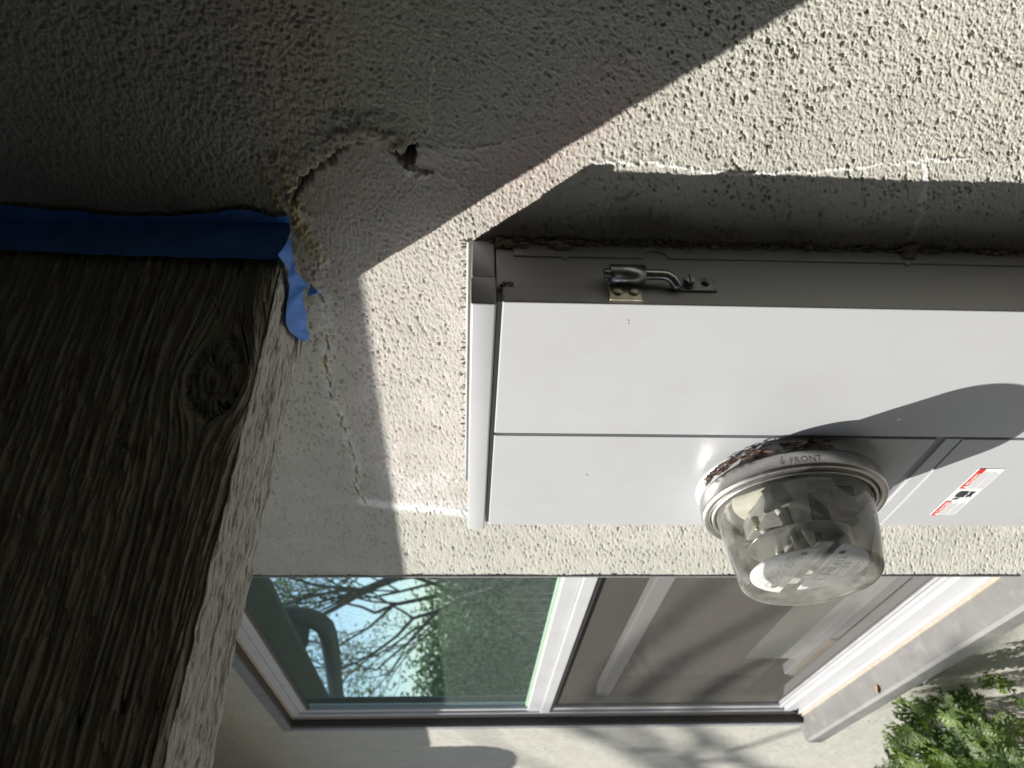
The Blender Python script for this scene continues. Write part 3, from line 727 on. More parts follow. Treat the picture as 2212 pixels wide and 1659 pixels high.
# upper (wall side) edge and lower (beam side) edge
edge_wall = 0.018 + 0.009 * np.sin(ts * 9 + 1) - 0.014 * np.exp(-((ts - 0.03) / 0.04) ** 2) + 0.004 * perlin(ts * 14, ts * 0 + 0.5, 5) + 0.010 * np.exp(-((ts - 0.12) / 0.06) ** 2)
edge_beam = -0.079 + 0.006 * sst(0.35, 0.8, ts) + 0.002 * perlin(ts * 20, ts * 0 + 2.5, 6)
yy = edge_wall + (edge_beam - edge_wall) * us
fold = 0.0025 * perlin(ts * 16, us * 2.2, 7) + 0.0012 * perlin(ts * 50, us * 5, 8) + 0.003 * np.exp(-((us - (0.25 + ts * 1.6)) / 0.035) ** 2) * (ts < 0.45)
# wrap: where y>0 turn on to the wall
onw = np.clip(yy + 0.006, 0, None)
xx = bx + dxx * np.minimum(yy, 0) + 0.0165 + onw * 0.8 + fold / 1.0 * (1 - np.clip(onw / 0.02, 0, 1) * 0.4)
yq = np.minimum(yy, -0.0085 + 0 * yy) - 0.002 * np.clip(onw / 0.01, 0, 1) - fold * np.clip(onw / 0.02, 0, 1)
Pm = np.stack([xx * S, yq * S, (zz + 0.004 * perlin(us * 4, ts * 0, 3) * (ts < 0.02)) * S + EYE], -1)
grid_mesh('tape_strip', Pm, None, M_tape, tape, flip=False)
# torn tail: narrow twisted neck, then a wider flap lying loose under the rafter
Lft = [(-0.985, 0.333, .300), (-1.000, 0.328, .300), (-1.020, 0.322, .299), (-1.032, 0.3215, .298), (-1.042, 0.327, .301), (-1.065, 0.328, .302), (-1.091, 0.333, .303), (-1.118, 0.342, .3045), (-1.143, 0.348, .3055), (-1.170, 0.351, .306), (-1.191, 0.350, .306), (-1.205, 0.342, .303), (-1.218, 0.333, .300), (-1.224, 0.328, .298)]
Rgt = [(-0.935, 0.305, .296), (-0.960, 0.305, .295), (-0.985, 0.307, .294), (-1.020, 0.311, .293), (-1.040, 0.302, .290), (-1.058, 0.293, .287), (-1.078, 0.305, .289), (-1.105, 0.3085, .290), (-1.135, 0.309, .290), (-1.160, 0.310, .2905), (-1.180, 0.314, .292), (-1.200, 0.312, .291), (-1.216, 0.316, .292), (-1.224, 0.324, .296)]
n1, n2 = 90, 14
Pt = np.zeros((n1, n2, 3))
for i in range(n1):
    f = i / (n1 - 1) * (len(Lft) - 1); k = min(int(f), len(Lft) - 2); q_ = f - k
    ends = []
    for E_ in (Lft, Rgt):
        ax, az, tz = [E_[k][c] * (1 - q_) + E_[k + 1][c] * q_ for c in range(3)]
        kk = tz / az; ends.append(Vector((kk * ax, -1 + kk * 0.99, tz)))
    for j in range(n2):
        u = j / (n2 - 1); p_ = ends[0].lerp(ends[1], u)
        cz = -0.0035 * math.sin(math.pi * u) * (1 + 0.5 * math.sin(i * 0.35)) + 0.0007 * math.sin(i * 0.33 + u * 5) + 0.0006 * math.sin(i * 0.9 - u * 7) * u
        Pt[i, j] = P3(p_.x, p_.y + 0.4 * cz, p_.z + cz)
grid_mesh('torn_end', Pt, None, M_tape, tape, flip=False)
# side scrap of the tear
bm = bmesh.new()
pts = [(-1.045, -0.02, 0.285), (-1.058, -0.03, 0.272), (-1.070, -0.02, 0.259), (-1.066, -0.026, 0.276), (-1.062, -0.035, 0.292)]
bm.faces.new([bm.verts.new(P3(*p)) for p in pts]); bm_obj('tape_scrap', bm, M_tape, tape)

# ------------------------------------------------------------------ electrical panel
pan = empty('electrical_panel', P3(-1.36, -0.07, -1.75), 'light grey metal electric service panel with hasp on its shaded side, mounted on the stucco', 'electrical panel')
ZB = -1.75
SX = -0.952; FXs = -1.772
box('back_box', SX, FXs, 0.004, -0.108, -0.044, ZB, M_panel, pan, 0.003)
box('inner_shell', SX - 0.006, FXs + 0.006, -0.100, -0.134, -0.046, ZB - 0.001, M_panel_dark, pan)
# hood
box('hood', -0.949, -1.777, 0.002, -0.0875, -0.003, -0.0420, M_panel, pan, 0.0035, 3, True)
hd = bmesh.new(); add_box(hd, -0.9455, -1.779, -0.0885, -0.1500, -0.0015, -0.0440, 0.0045, 3)
bm_obj('hood_front', hd, M_panel, pan, True)
# doors (pans with returned edges)
DF = -0.1415
dd_ = bmesh.new(); add_box(dd_, -0.9495, -1.348, -0.1065, DF, -0.0535, ZB + 0.002, 0.0032, 3)
door = bm_obj('door', dd_, M_panel, pan, False)
mc = bmesh.new(); add_box(mc, -1.3555, -1.768, -0.110, DF, -0.0535, -0.992, 0.0032, 3)
# raised rim under the meter ring
cov = bm_obj('meter_cover', mc, M_panel, pan)
rb = bmesh.new()
MX, MZ = -1.556, -0.735
add_lathe(rb, MX, MZ, [(DF + 0.002, 0.212), (DF - 0.001, 0.206), (DF - 0.006, 0.2015), (DF - 0.028, 0.1985), (DF - 0.030, 0.195)], 96)
for v_ in rb.verts:            # the embossing stays within the cover
    v_.co.x = max(min(v_.co.x, -1.357 * S), -1.767 * S)
bm_obj('raised_rim', rb, M_panel, cov, True)
box('cover_strip', -1.3555, -1.768, -0.110, DF + 0.010, -0.996, -1.012, M_panel_dark, pan, 0.001)
box('cover_strip', -1.3555, -1.768, -0.110, DF + 0.0015, -1.013, -1.046, M_panel, pan, 0.002)
box('lower_cover', -1.3555, -1.768, -0.110, DF, -1.049, ZB + 0.002, M_panel, pan, 0.002)
# stucco-side flange with a knockout notch
fl = bmesh.new()
prof = [(-0.0360, -0.0745)]
def flange_edge():
    e_ = [(-0.0745, -0.0355), (-0.157, -0.0355), (-0.1585, -0.041), (-0.1650, -0.041), (-0.1665, -0.0355), (-0.290, -0.0350)]
    for k in range(13):
        a_ = math.pi * k / 12; e_.append((-0.3195 + 0.0225 * math.cos(a_), -0.0345 + 0.0185 * math.sin(a_)))
    e_ += [(-0.3600, -0.0345), (-0.450, -0.0340), (-0.452, -0.0365), (-0.457, -0.0365), (-0.459, -0.0340), (-0.765, -0.0335), (-0.7665, -0.038), (-0.7735, -0.038), (-0.775, -0.0335), (ZB, -0.033)]
    return e_
ed = flange_edge()
th = 0.0035
fr_ = [(fl.verts.new(P3(SX + th, y, z)), fl.verts.new(P3(SX + th, -0.002, z)), fl.verts.new(P3(SX - 0.002, y, z))) for z, y in ed]
for A_, B_ in zip(fr_[:-1], fr_[1:]):
    fl.faces.new((A_[0], A_[1], B_[1], B_[0])); fl.faces.new((A_[0], B_[0], B_[2], A_[2]))
fl.faces.new((fr_[0][0], fr_[0][1], fr_[0][2]))
bm_obj('side_flange', fl, M_panel, pan)
# thin back flange glimpsed between hood and stucco
box('back_flange', -0.95, -1.80, 0.001, -0.006, 0.003, 0.0065, M_trim, pan)
# lumpy mortar / caulk against the wall
ck = bmesh.new(); rg = random.Random(5)
def lumps(n, fx, fy, fz, r0, r1):
    for _ in range(n):
        t_ = bmesh.new(); bmesh.ops.create_icosphere(t_, subdivisions=1, radius=rg.uniform(r0, r1) * S)
        c_ = P3(fx(), fy(), fz()); sc_ = (rg.uniform(.7, 1.3), rg.uniform(.5, .9), rg.uniform(.8, 2.2))
        for v_ in t_.verts: v_.co = Vector((v_.co.x * sc_[0], v_.co.y * sc_[1], v_.co.z * sc_[2])) * rg.uniform(.85, 1.15) + c_
        tm = bpy.data.meshes.new('t'); t_.to_mesh(tm); t_.free(); ck.from_mesh(tm); bpy.data.meshes.remove(tm)
lumps(700, lambda: -0.9475 + rg.gauss(0.002, 0.0030), lambda: rg.uniform(-0.010, 0.0), lambda: -0.03 - 1.45 * rg.random(), 0.0012, 0.0045)
lumps(90, lambda: -0.947 + rg.gauss(0.002, 0.003), lambda: rg.uniform(-0.018, 0.0), lambda: -0.045 - 0.05 * rg.random(), 0.0015, 0.005)
lumps(170, lambda: -0.95 - 0.80 * rg.random() ** 2.0, lambda: rg.uniform(-0.002, 0.002), lambda: 0.008 + abs(rg.gauss(0, 0.0040)), 0.0008, 0.0035)
for cz in (-0.158, -0.772): lumps(16, lambda: -0.942 + rg.gauss(0, 0.003), lambda: rg.uniform(-0.022, -0.004), lambda: cz + rg.gauss(0, 0.007), 0.003, 0.008)
o = bm_obj('mortar_crumbs', ck, paint('old_mortar', (0.30, 0.28, 0.23), 0.95, var=0.25, scale=120, bump=0.5), pan); o['kind'] = 'stuff'
# hasp / latch
lt = empty('hasp', P3(-0.945, -0.10, -0.30)); lt.parent = pan; lt.matrix_parent_inverse = Matrix.Translation(-pan.location)
bxh = -0.929
bm = bmesh.new()
def cyl_z(bm, x, y, z0, z1, r, n=28, hollow=None):
    add_tube(bm, [P3(x, y, z0), P3(x, y, z1)], r * S, n)
cyl_z(bm, bxh, -0.0955, -0.231, -0.2885, 0.0172); bm_obj('barrel', bm, M_zinc, lt)
hp = bmesh.new(); add_box(hp, -0.9445, -0.9405, -0.104, -0.1395, -0.2295, -0.2835, 0.001); bm_obj('hasp_plate', hp, M_rusty, lt)
hp = bmesh.new(); add_box(hp, -0.9455, -0.9325, -0.100, -0.111, -0.2290, -0.2840, 0.0015); bm_obj('hasp_curl', hp, M_zinc, lt)
for zc in (-0.2435, -0.2700):
    b_ = bmesh.new(); t_ = bmesh.new(); bmesh.ops.create_uvsphere(t_, u_segments=24, v_segments=12, radius=0.0088 * S)
    for v_ in t_.verts: v_.co = Vector((v_.co.x * 0.40, v_.co.y, v_.co.z)) + P3(-0.9395, -0.1225, zc)
    tm = bpy.data.meshes.new('t'); t_.to_mesh(tm); t_.free(); b_.from_mesh(tm); bpy.data.meshes.remove(tm)
    bm_obj('rivet', b_, M_rivet, lt, True)
bm = bmesh.new()
pin = [(bxh, -0.0935, -0.2215), (bxh, -0.0935, -0.30), (bxh, -0.0935, -0.318), (bxh, -0.095, -0.328), (bxh - .003, -0.100, -0.337), (bxh - .009, -0.106, -0.343), (bxh - .014, -0.109, -0.347)]
add_tube(bm, [P3(*p) for p in pin], [0.0088 * S] * 7, 20); bm_obj('pin', bm, M_zinc, lt)
# flat tongue with a real hole, and slotted hex bolt
bm = bmesh.new(); ty = -0.0985; hz = -0.3945; hr = 0.0068
xo = -0.9440
n = 24
outer_ = []
for k in range(n):
    a_ = 2 * math.pi * k / n; cy, cz = math.cos(a_), math.sin(a_); s_ = 1 / max(abs(cy), abs(cz))
    outer_.append((ty + 0.0135 * cy * s_ * 1.0, hz + 0.0185 * cz * s_))
inner_ = [(ty + hr * math.cos(2 * math.pi * k / n), hz + hr * math.sin(2 * math.pi * k / n)) for k in range(n)]
vo = [bm.verts.new(P3(xo, y, z)) for y, z in outer_]; vi = [bm.verts.new(P3(xo, y, z)) for y, z in inner_]; vd = [bm.verts.new(P3(xo - 0.005, y, z)) for y, z in inner_]; vb = [bm.verts.new(P3(xo - 0.005, y, z)) for y, z in outer_]
for k in range(n):
    k2 = (k + 1) % n
    bm.faces.new((vo[k], vo[k2], vi[k2], vi[k])); bm.faces.new((vi[k], vi[k2], vd[k2], vd[k])); bm.faces.new((vo[k], vb[k], vb[k2], vo[k2]))
add_box(bm, xo - 0.005, xo, ty - 0.0135, ty + 0.0135, hz + 0.0186, -0.343, 0.0006)
bm_obj('tongue', bm, M_zinc, lt)
bm = bmesh.new()
for r_, x_a, x_b, nn in ((0.0125, xo + 0.0002, xo + 0.003, 24), (0.0098, xo + 0.003, xo + 0.0125, 6)):
    add_tube(bm, [P3(x_a, ty + 0.001, -0.366), P3(x_b, ty + 0.001, -0.366)], r_ * S, nn)
bolt = bm_obj('hex_bolt', bm, M_zinc, lt)
for f_ in bolt.data.polygons: f_.use_smooth = False
sl_ = bmesh.new(); add_box(sl_, xo + 0.0122, xo + 0.0128, ty - 0.0075, ty + 0.0095, -0.3672, -0.3650); o = bm_obj('bolt_slot', sl_, M_black, lt)
# scratches and small marks
rg = random.Random(3)
for (x, z, l, a_) in ((-1.0, -0.27, 0.012, 0.3), (-1.52, -0.27, 0.010, 0.8)):
    sm = bmesh.new(); add_tube(sm, [P3(x, DF - 0.0006, z), P3(x + l * math.cos(a_), DF - 0.0006, z + l * math.sin(a_))], 0.00018, 5); bm_obj('scratch', sm, M_trim, pan)
bs = bmesh.new()
for k in range(26):
    z = -0.048 - 0.020 * rg.random(); y = -0.104 + rg.gauss(0, 0.002)
    add_tube(bs, [P3(SX + 0.0025, y, z), P3(SX + 0.004, y + rg.uniform(-.004, .004), z - rg.uniform(.002, .008))], 0.00025, 4)
o = bm_obj('bristle_debris', bs, M_black, pan); o['kind'] = 'stuff'

rg = random.Random(17)
for k in range(9):
    x = rg.uniform(-1.72, -0.98); z = rg.uniform(-1.3, -0.12); l = rg.uniform(0.004, 0.020); a_ = rg.uniform(0, 3.14)
    if -1.366 < x < -1.335: continue
    if math.hypot(x - MX, z - MZ) < 0.24: continue
    sm = bmesh.new(); w_ = 0.00022; c_, s_ = math.cos(a_), math.sin(a_)
    sm.faces.new([sm.verts.new(P3(x + u * c_ - v_ * s_, DF - 0.0004, z + u * s_ + v_ * c_)) for u, v_ in ((0, -w_), (l, -w_ * .3), (l, w_ * .3), (0, w_))])
    bm_obj('scuff', sm, M_greyink if k % 3 == 0 else M_white, pan)
# ---- warning label
lab = empty('warning_label', P3(-1.59, DF, -1.18)); lab.parent = pan; lab.matrix_parent_inverse = Matrix.Translation(-pan.location); lab['label'] = 'white and red DANGER PELIGRO sticker'
LX0, LX1, LZ1, LZ0 = -1.706, -1.477, -1.150, -1.2105
ly = DF - 0.0008
def plate(name, xa, xb, za, zb, y, m, parent):
    b_ = bmesh.new(); b_.faces.new([b_.verts.new(P3(*p)) for p in ((xa, y, za), (xa, y, zb), (xb, y, zb), (xb, y, za))]); return bm_obj(name, b_, m, parent)
box('sticker', LX0, LX1, DF, ly, LZ0, LZ1, M_white, lab)
xa = LX0 + 0.0765; xb = LX0 + 0.138           # picture block between the two texts
plate('red_band', LX0, xa - 0.001, LZ1 - 0.0165, LZ1 - 0.0005, ly - 0.0009, M_red, lab)
plate('red_band', xb + 0.001, LX1, LZ1 - 0.0165, LZ1 - 0.0005, ly - 0.0009, M_red, lab)
def text(name, s, size, mtx, m, parent, ext=0.0, space=1.0, bold=0.0):
    cu_ = bpy.data.curves.new(name, 'FONT'); cu_.body = s; cu_.size = size; cu_.align_x = 'LEFT'; cu_.space_character = space; cu_.offset = bold
    cu_.resolution_u = 2
    ob = bpy.data.objects.new('tmp', cu_); C.objects.link(ob)
    dg = bpy.context.evaluated_depsgraph_get(); me = bpy.data.meshes.new_from_object(ob.evaluated_get(dg)); bpy.data.objects.remove(ob)
    me.transform(mtx)
    return link(name, me, m, parent)
def on_front(x, y, z): return Matrix(((1, 0, 0, x * S), (0, 0, -1, y * S), (0, 1, 0, z * S + EYE), (0, 0, 0, 1)))
text('lettering', 'DANGER', 0.0062, on_front(LX0 + 0.0185, ly - 0.0018, LZ1 - 0.0135), M_white, lab, bold=0.00012)
text('lettering', 'PELIGRO', 0.0062, on_front(xb + 0.0195, ly - 0.0018, LZ1 - 0.0135), M_white, lab, bold=0.00012)
for xs0 in (LX0 + 0.004, xb + 0.005):
    b_ = bmesh.new(); b_.faces.new([b_.verts.new(P3(xs0 + u, ly - 0.0018, LZ1 - 0.0145 + w)) for u, w in ((0, 0), (0.012, 0), (0.006, 0.0115))]); bm_obj('alert_triangle', b_, M_white, lab)
fine = bmesh.new(); rg = random.Random(12)
for xs0, xe in ((LX0 + 0.003, xa - 0.005), (xb + 0.004, LX1 - 0.005)):
    for k in range(6):
        z = LZ1 - 0.0215 - 0.0062 * k - (0.002 if k > 2 else 0); x = xs0
        stop = xe - (0.012 * rg.random())
        while x < stop:
            w_ = rg.uniform(0.004, 0.011)
            b4 = [(x, z), (min(x + w_, stop), z), (min(x + w_, stop), z + 0.0024), (x, z + 0.0024)]
            fine.faces.new([fine.verts.new(P3(a_, ly - 0.0016, c_)) for a_, c_ in b4]); x += w_ + 0.0022
bm_obj('small_print', fine, M_greyink, lab)['kind'] = 'stuff'
# pictogram: hand reaching to a spark
pg = bmesh.new()
def poly(bm_, pts): bm_.faces.new([bm_.verts.new(P3(xa + u, ly - 0.0016, LZ1 - w)) for u, w in pts])
for k in range(4):
    u = 0.021 + k * 0.0075; poly(pg, [(u, 0.006 + 0.002 * abs(k - 1.5)), (u + 0.0042, 0.006 + 0.002 * abs(k - 1.5)), (u + 0.0046, 0.028), (u - 0.0004, 0.028)])
poly(pg, [(0.008, 0.010), (0.011, 0.009), (0.016, 0.024), (0.013, 0.027), (0.009, 0.019)])
poly(pg, [(0.019, 0.0283), (0.0475, 0.0283), (0.0475, 0.034), (0.040, 0.032), (0.034, 0.036), (0.029, 0.031), (0.022, 0.034)])
poly(pg, [(0.018, 0.038), (0.026, 0.0355), (0.034, 0.040), (0.041, 0.036), (0.048, 0.038), (0.044, 0.044), (0.050, 0.050), (0.034, 0.047), (0.020, 0.050), (0.024, 0.044)])
bm_obj('pictogram', pg, M_ink, lab)
for u in (xa, xb):
    plate('dividing_rule', u, u + 0.0008, LZ0, LZ1, ly - 0.0014, M_greyink, lab)

# ------------------------------------------------------------------ meter
met = empty('electric_meter', P3(MX, DF, MZ), 'round glass-domed electricity meter in a metal ring stamped FRONT, on the grey panel', 'electric meter')
bm = bmesh.new()
y0m, y1m = -0.168, -0.208
add_lathe(bm, MX, MZ, [(y0m, 0.190), (y0m, 0.2015), (y0m - 0.004, 0.2030), (y1m + 0.008, 0.2030), (y1m + 0.002, 0.2005), (y1m, 0.196), (y1m - 0.001, 0.190), (y1m + 0.002, 0.1855), (y1m + 0.010, 0.1835), (y1m + 0.020, 0.1825)], 128)
ringo = bm_obj('ring', bm, M_alu, met, True)
bm = bmesh.new()
add_lathe(bm, MX, MZ, [(y1m + 0.010, 0.1825), (y1m - 0.001, 0.1815), (y1m - 0.004, 0.178), (y1m - 0.001, 0.174), (y1m + 0.010, 0.172)], 128)
bm_obj('inner_rim', bm, M_alu, met, True)
bm = bmesh.new(); add_lathe(bm, MX, MZ, [(y1m + 0.011, 0.184), (y1m + 0.012, 0.168)], 96); bm_obj('gasket', bm, M_gasket, met)
bm = bmesh.new(); add_lathe(bm, MX, MZ, [(y0m - 0.012, 0.18), (y0m - 0.014, 0.10), (y0m - 0.014, 0.0)], 64); bm_obj('base_plate', bm, paint('meter_base', (0.66, 0.65, 0.56), 0.6, var=0.2, scale=40), met)
# glass dome: outer skin, and the thick moulded front edge
YE = -0.379
prof = [(y1m + 0.012, 0.1715), (y1m - 0.010, 0.1700), (-0.26, 0.1650), (-0.305, 0.1590), (-0.335, 0.1535), (-0.356, 0.1500)]
R0 = 0.1500
for k in range(1, 9):
    a_ = math.pi / 2 * k / 8; prof.append((-0.356 - 0.023 * math.sin(a_), R0 - 0.023 * (1 - math.cos(a_))))
prof += [(YE - 0.0005, 0.110), (YE, 0.06), (YE, 0.0)]
bm = bmesh.new(); add_lathe(bm, MX, MZ, prof, 128); bm_obj('glass_dome', bm, M_dome, met, True)
# works
M_wdark = paint('meter_works_dark', (0.20, 0.20, 0.19), 0.5, var=0.3, scale=60)
M_wgrey = paint('meter_works_grey', (0.48, 0.48, 0.45), 0.5, var=0.2, scale=60)
M_brass = paint('brass', (0.55, 0.48, 0.26), 0.35, 1.0)
M_plate = paint('brushed_nameplate', (0.90, 0.91, 0.92), 0.35, 0.0, var=0.03, scale=50)
wk = bmesh.new()
add_box(wk, MX - 0.10, MX + 0.10, -0.19, -0.235, MZ - 0.045, MZ + 0.085, 0.004)
add_box(wk, MX - 0.075, MX + 0.085, -0.235, -0.275, MZ - 0.10, MZ - 0.035, 0.004)
add_box(wk, MX - 0.05, MX + 0.06, -0.235, -0.30, MZ - 0.02, MZ + 0.03, 0.003)
add_box(wk, MX + 0.02, MX + 0.105, -0.20, -0.26, MZ - 0.095, MZ - 0.05, 0.003)
bm_obj('coil_frame', wk, M_wdark, met)
wk = bmesh.new()
for sx in (-1, 1):                                # two cast legs that flare to the base
    add_tube(wk, [P3(MX + 0.055 * sx + 0.01, -0.185, MZ + 0.075), P3(MX + 0.05 * sx, -0.25, MZ + 0.045), P3(MX + 0.045 * sx, -0.30, MZ + 0.035), P3(MX + 0.045 * sx, -0.335, MZ + 0.03)], [0.018 * S, 0.012 * S, 0.0065 * S, 0.0055 * S], 14)
add_tube(wk, [P3(MX + 0.09, -0.19, MZ + 0.03), P3(MX + 0.075, -0.27, MZ + 0.02), P3(MX + 0.07, -0.32, MZ + 0.01), P3(MX + 0.07, -0.334, MZ + 0.01)], [0.03 * S, 0.018 * S, 0.0065 * S, 0.0055 * S], 14)
bm_obj('support_leg', wk, M_wgrey, met)
wk = bmesh.new(); add_tube(wk, [P3(MX - 0.01, -0.20, MZ - 0.06), P3(MX - 0.01, -0.33, MZ - 0.06)], 0.05 * S, 30); bm_obj('coil', wk, paint('coil_winding', (0.30, 0.31, 0.33), 0.45, 0.4, var=0.15, scale=200), met)
wk = bmesh.new(); add_tube(wk, [P3(MX, -0.288, MZ), P3(MX, -0.2905, MZ)], 0.115 * S, 64); bm_obj('spinning_disc', wk, paint('aluminium_disc', (0.55, 0.55, 0.53), 0.3, 0.9), met)
wk = bmesh.new(); add_tube(wk, [P3(MX + 0.03, -0.24, MZ + 0.105), P3(MX + 0.03, -0.256, MZ + 0.105)], 0.008 * S, 16); add_tube(wk, [P3(MX + 0.03, -0.256, MZ + 0.105), P3(MX + 0.03, -0.27, MZ + 0.105)], 0.004 * S, 12); bm_obj('adjusting_screw', wk, M_brass, met)
# nameplate and register (facing out), white enamelled
def disc_part(name, pts, y, th_, m):
    b_ = bmesh.new(); f0 = [b_.verts.new(P3(MX + u, y, MZ + w)) for u, w in pts]; f1 = [b_.verts.new(P3(MX + u, y + th_, MZ + w)) for u, w in pts]
    b_.faces.new(f0); b_.faces.new(f1[::-1])
    for k in range(len(pts)): b_.faces.new((f0[k], f1[k], f1[(k + 1) % len(pts)], f0[(k + 1) % len(pts)]))
    return bm_obj(name, b_, m, met)
up_ = [(0.124 * math.cos(a_), 0.124 * math.sin(a_)) for a_ in np.linspace(math.radians(9), math.radians(168), 26)]
pl1 = disc_part('register_plate', up_, -0.352, 0.003, M_plate)
dn_ = [(0.124 * math.cos(a_), 0.124 * math.sin(a_)) for a_ in np.linspace(math.radians(189), math.radians(348), 26)]
pl2 = disc_part('nameplate', dn_, -0.345, 0.003, M_plate)
disc_part('disc_bezel', [(-0.110, -0.016), (0.110, -0.016), (0.110, 0.016), (-0.110, 0.016)], -0.335, 0.003, M_wgrey)
# dials
dl = bmesh.new(); hd_ = bmesh.new()
for k in range(5):
    cx_ = MX - 0.072 + 0.036 * k; cz_ = MZ + 0.058 + 0.010 * (1 - abs(k - 2) / 2)
    for j in range(24):
        a0_, a1_ = 2 * math.pi * j / 24, 2 * math.pi * (j + 1) / 24
        dl.faces.new([dl.verts.new(P3(cx_ + r_ * math.cos(a_), -0.3532, cz_ + r_ * math.sin(a_))) for r_, a_ in ((0.0150, a0_), (0.0150, a1_), (0.0158, a1_), (0.0158, a0_))])
    for j in range(10):
        a_ = 2 * math.pi * j / 10
        dl.faces.new([dl.verts.new(P3(cx_ + u * math.cos(a_) - w * math.sin(a_), -0.3533, cz_ + u * math.sin(a_) + w * math.cos(a_))) for u, w in ((0.011, -0.0005), (0.0138, -0.0005), (0.0138, 0.0005), (0.011, 0.0005))])
    a_ = k * 1.3 + 0.4
    hd_.faces.new([hd_.verts.new(P3(cx_ + u * math.cos(a_) - w * math.sin(a_), -0.3540, cz_ + u * math.sin(a_) + w * math.cos(a_))) for u, w in ((-0.005, -0.0016), (0.012, -0.0002), (0.012, 0.0002), (-0.005, 0.0016))])
bm_obj('dial_marks', dl, M_ink, pl1); bm_obj('dial_hand', hd_, M_ink, pl1)
for s_, sz, u, w in (('CITY OF LOS ANGELES', 0.0052, -0.062, -0.036), ('9-340 412', 0.0125, -0.066, -0.060), ('19555 9', 0.0095, -0.044, -0.084)):
    text('lettering', s_, sz, on_front(MX + u, -0.3462, MZ + w), M_ink, pl2, space=1.15)
rg = random.Random(4); fp = bmesh.new()
for k in range(2):
    x = -0.045 + 0.008 * k; z = -0.098 - 0.008 * k
    while x < 0.045 - 0.01 * k:
        w_ = rg.uniform(.004, .01); fp.faces.new([fp.verts.new(P3(MX + a_, -0.3462, MZ + c_)) for a_, c_ in ((x, z), (x + w_, z), (x + w_, z + .0025), (x, z + .0025))]); x += w_ + .003
bm_obj('small_print', fp, M_ink, pl2)['kind'] = 'stuff'
for (u, w, y) in ((-0.085, 0.05, -0.3532), (0.085, -0.04, -0.3462), (0.092, 0.045, -0.3532)):
    hl = bmesh.new(); hl.faces.new([hl.verts.new(P3(MX + u + 0.007 * math.cos(2 * math.pi * k / 16), y, MZ + w + 0.007 * math.sin(2 * math.pi * k / 16))) for k in range(16)])
    bm_obj('screw_hole', hl, M_wdark, met)
# FRONT stamped on the side of the ring: text bent round the cylinder
cu_ = bpy.data.curves.new('t', 'FONT'); cu_.body = 'FRONT'; cu_.size = 0.0088; cu_.space_character = 1.05; cu_.resolution_u = 3
ob = bpy.data.objects.new('tmp', cu_); C.objects.link(ob)
me = bpy.data.meshes.new_from_object(ob.evaluated_get(bpy.context.evaluated_depsgraph_get())); bpy.data.objects.remove(ob)
b_ = bmesh.new(); b_.from_mesh(me)
# arrow + cross marks before the word
for pts in ([(-0.0065, 0.001), (-0.0055, 0.001), (-0.0055, 0.009), (-0.0065, 0.009)], [(-0.009, 0.004), (-0.0083, 0.0045), (-0.006, 0.0012), (-0.0067, 0.0008)], [(-0.0035, 0.0045), (-0.003, 0.004), (-0.0055, 0.0005), (-0.006, 0.001)]):
    b_.faces.new([b_.verts.new((u, w, 0)) for u, w in pts])
bmesh.ops.triangulate(b_, faces=b_.faces[:]); bmesh.ops.subdivide_edges(b_, edges=[e_ for e_ in b_.edges if e_.calc_length() > 0.003], cuts=2)
RR = 0.2036 * S
for v_ in b_.verts:
    u, w = v_.co.x, v_.co.y
    th_ = 0.36 - u / RR                       # runs downwards round the camera-side flank
    v_.co = Vector((MX * S + RR * math.cos(th_), (y0m - 0.0290) * S + w * 1.0, MZ * S + EYE + RR * math.sin(th_)))
me2 = bpy.data.meshes.new('lettering'); b_.to_mesh(me2); b_.free(); link('lettering', me2, M_etch, ringo)
# dead leaves lodged behind the ring
db = bmesh.new(); rg = random.Random(9)
for k in range(150):
    a_ = math.radians(rg.uniform(-5, 80)); r_ = 0.205 + rg.uniform(-0.004, 0.013) * math.sin(max(a_, 0.05) * 2 + 0.2)
    c_ = P3(MX + r_ * math.cos(a_), -0.150 - rg.uniform(0, 0.016), MZ + r_ * math.sin(a_))
    d_ = Vector((-math.sin(a_), rg.uniform(-.3, .3), math.cos(a_))).normalized(); n_ = Vector((rg.uniform(-1, 1), rg.uniform(-1, 1), rg.uniform(-1, 1)))
    s1 = d_ * rg.uniform(0.002, 0.006); s2 = d_.cross(n_).normalized() * rg.uniform(0.0007, 0.002)
    db.faces.new([db.verts.new(c_ + s1), db.verts.new(c_ + s2), db.verts.new(c_ - s1), db.verts.new(c_ - s2)])
o = bm_obj('leaf_litter', db, M_dead); tag(o, 'dark dead leaf crumbs caught behind the top of the meter ring', 'leaf litter', kind='stuff')

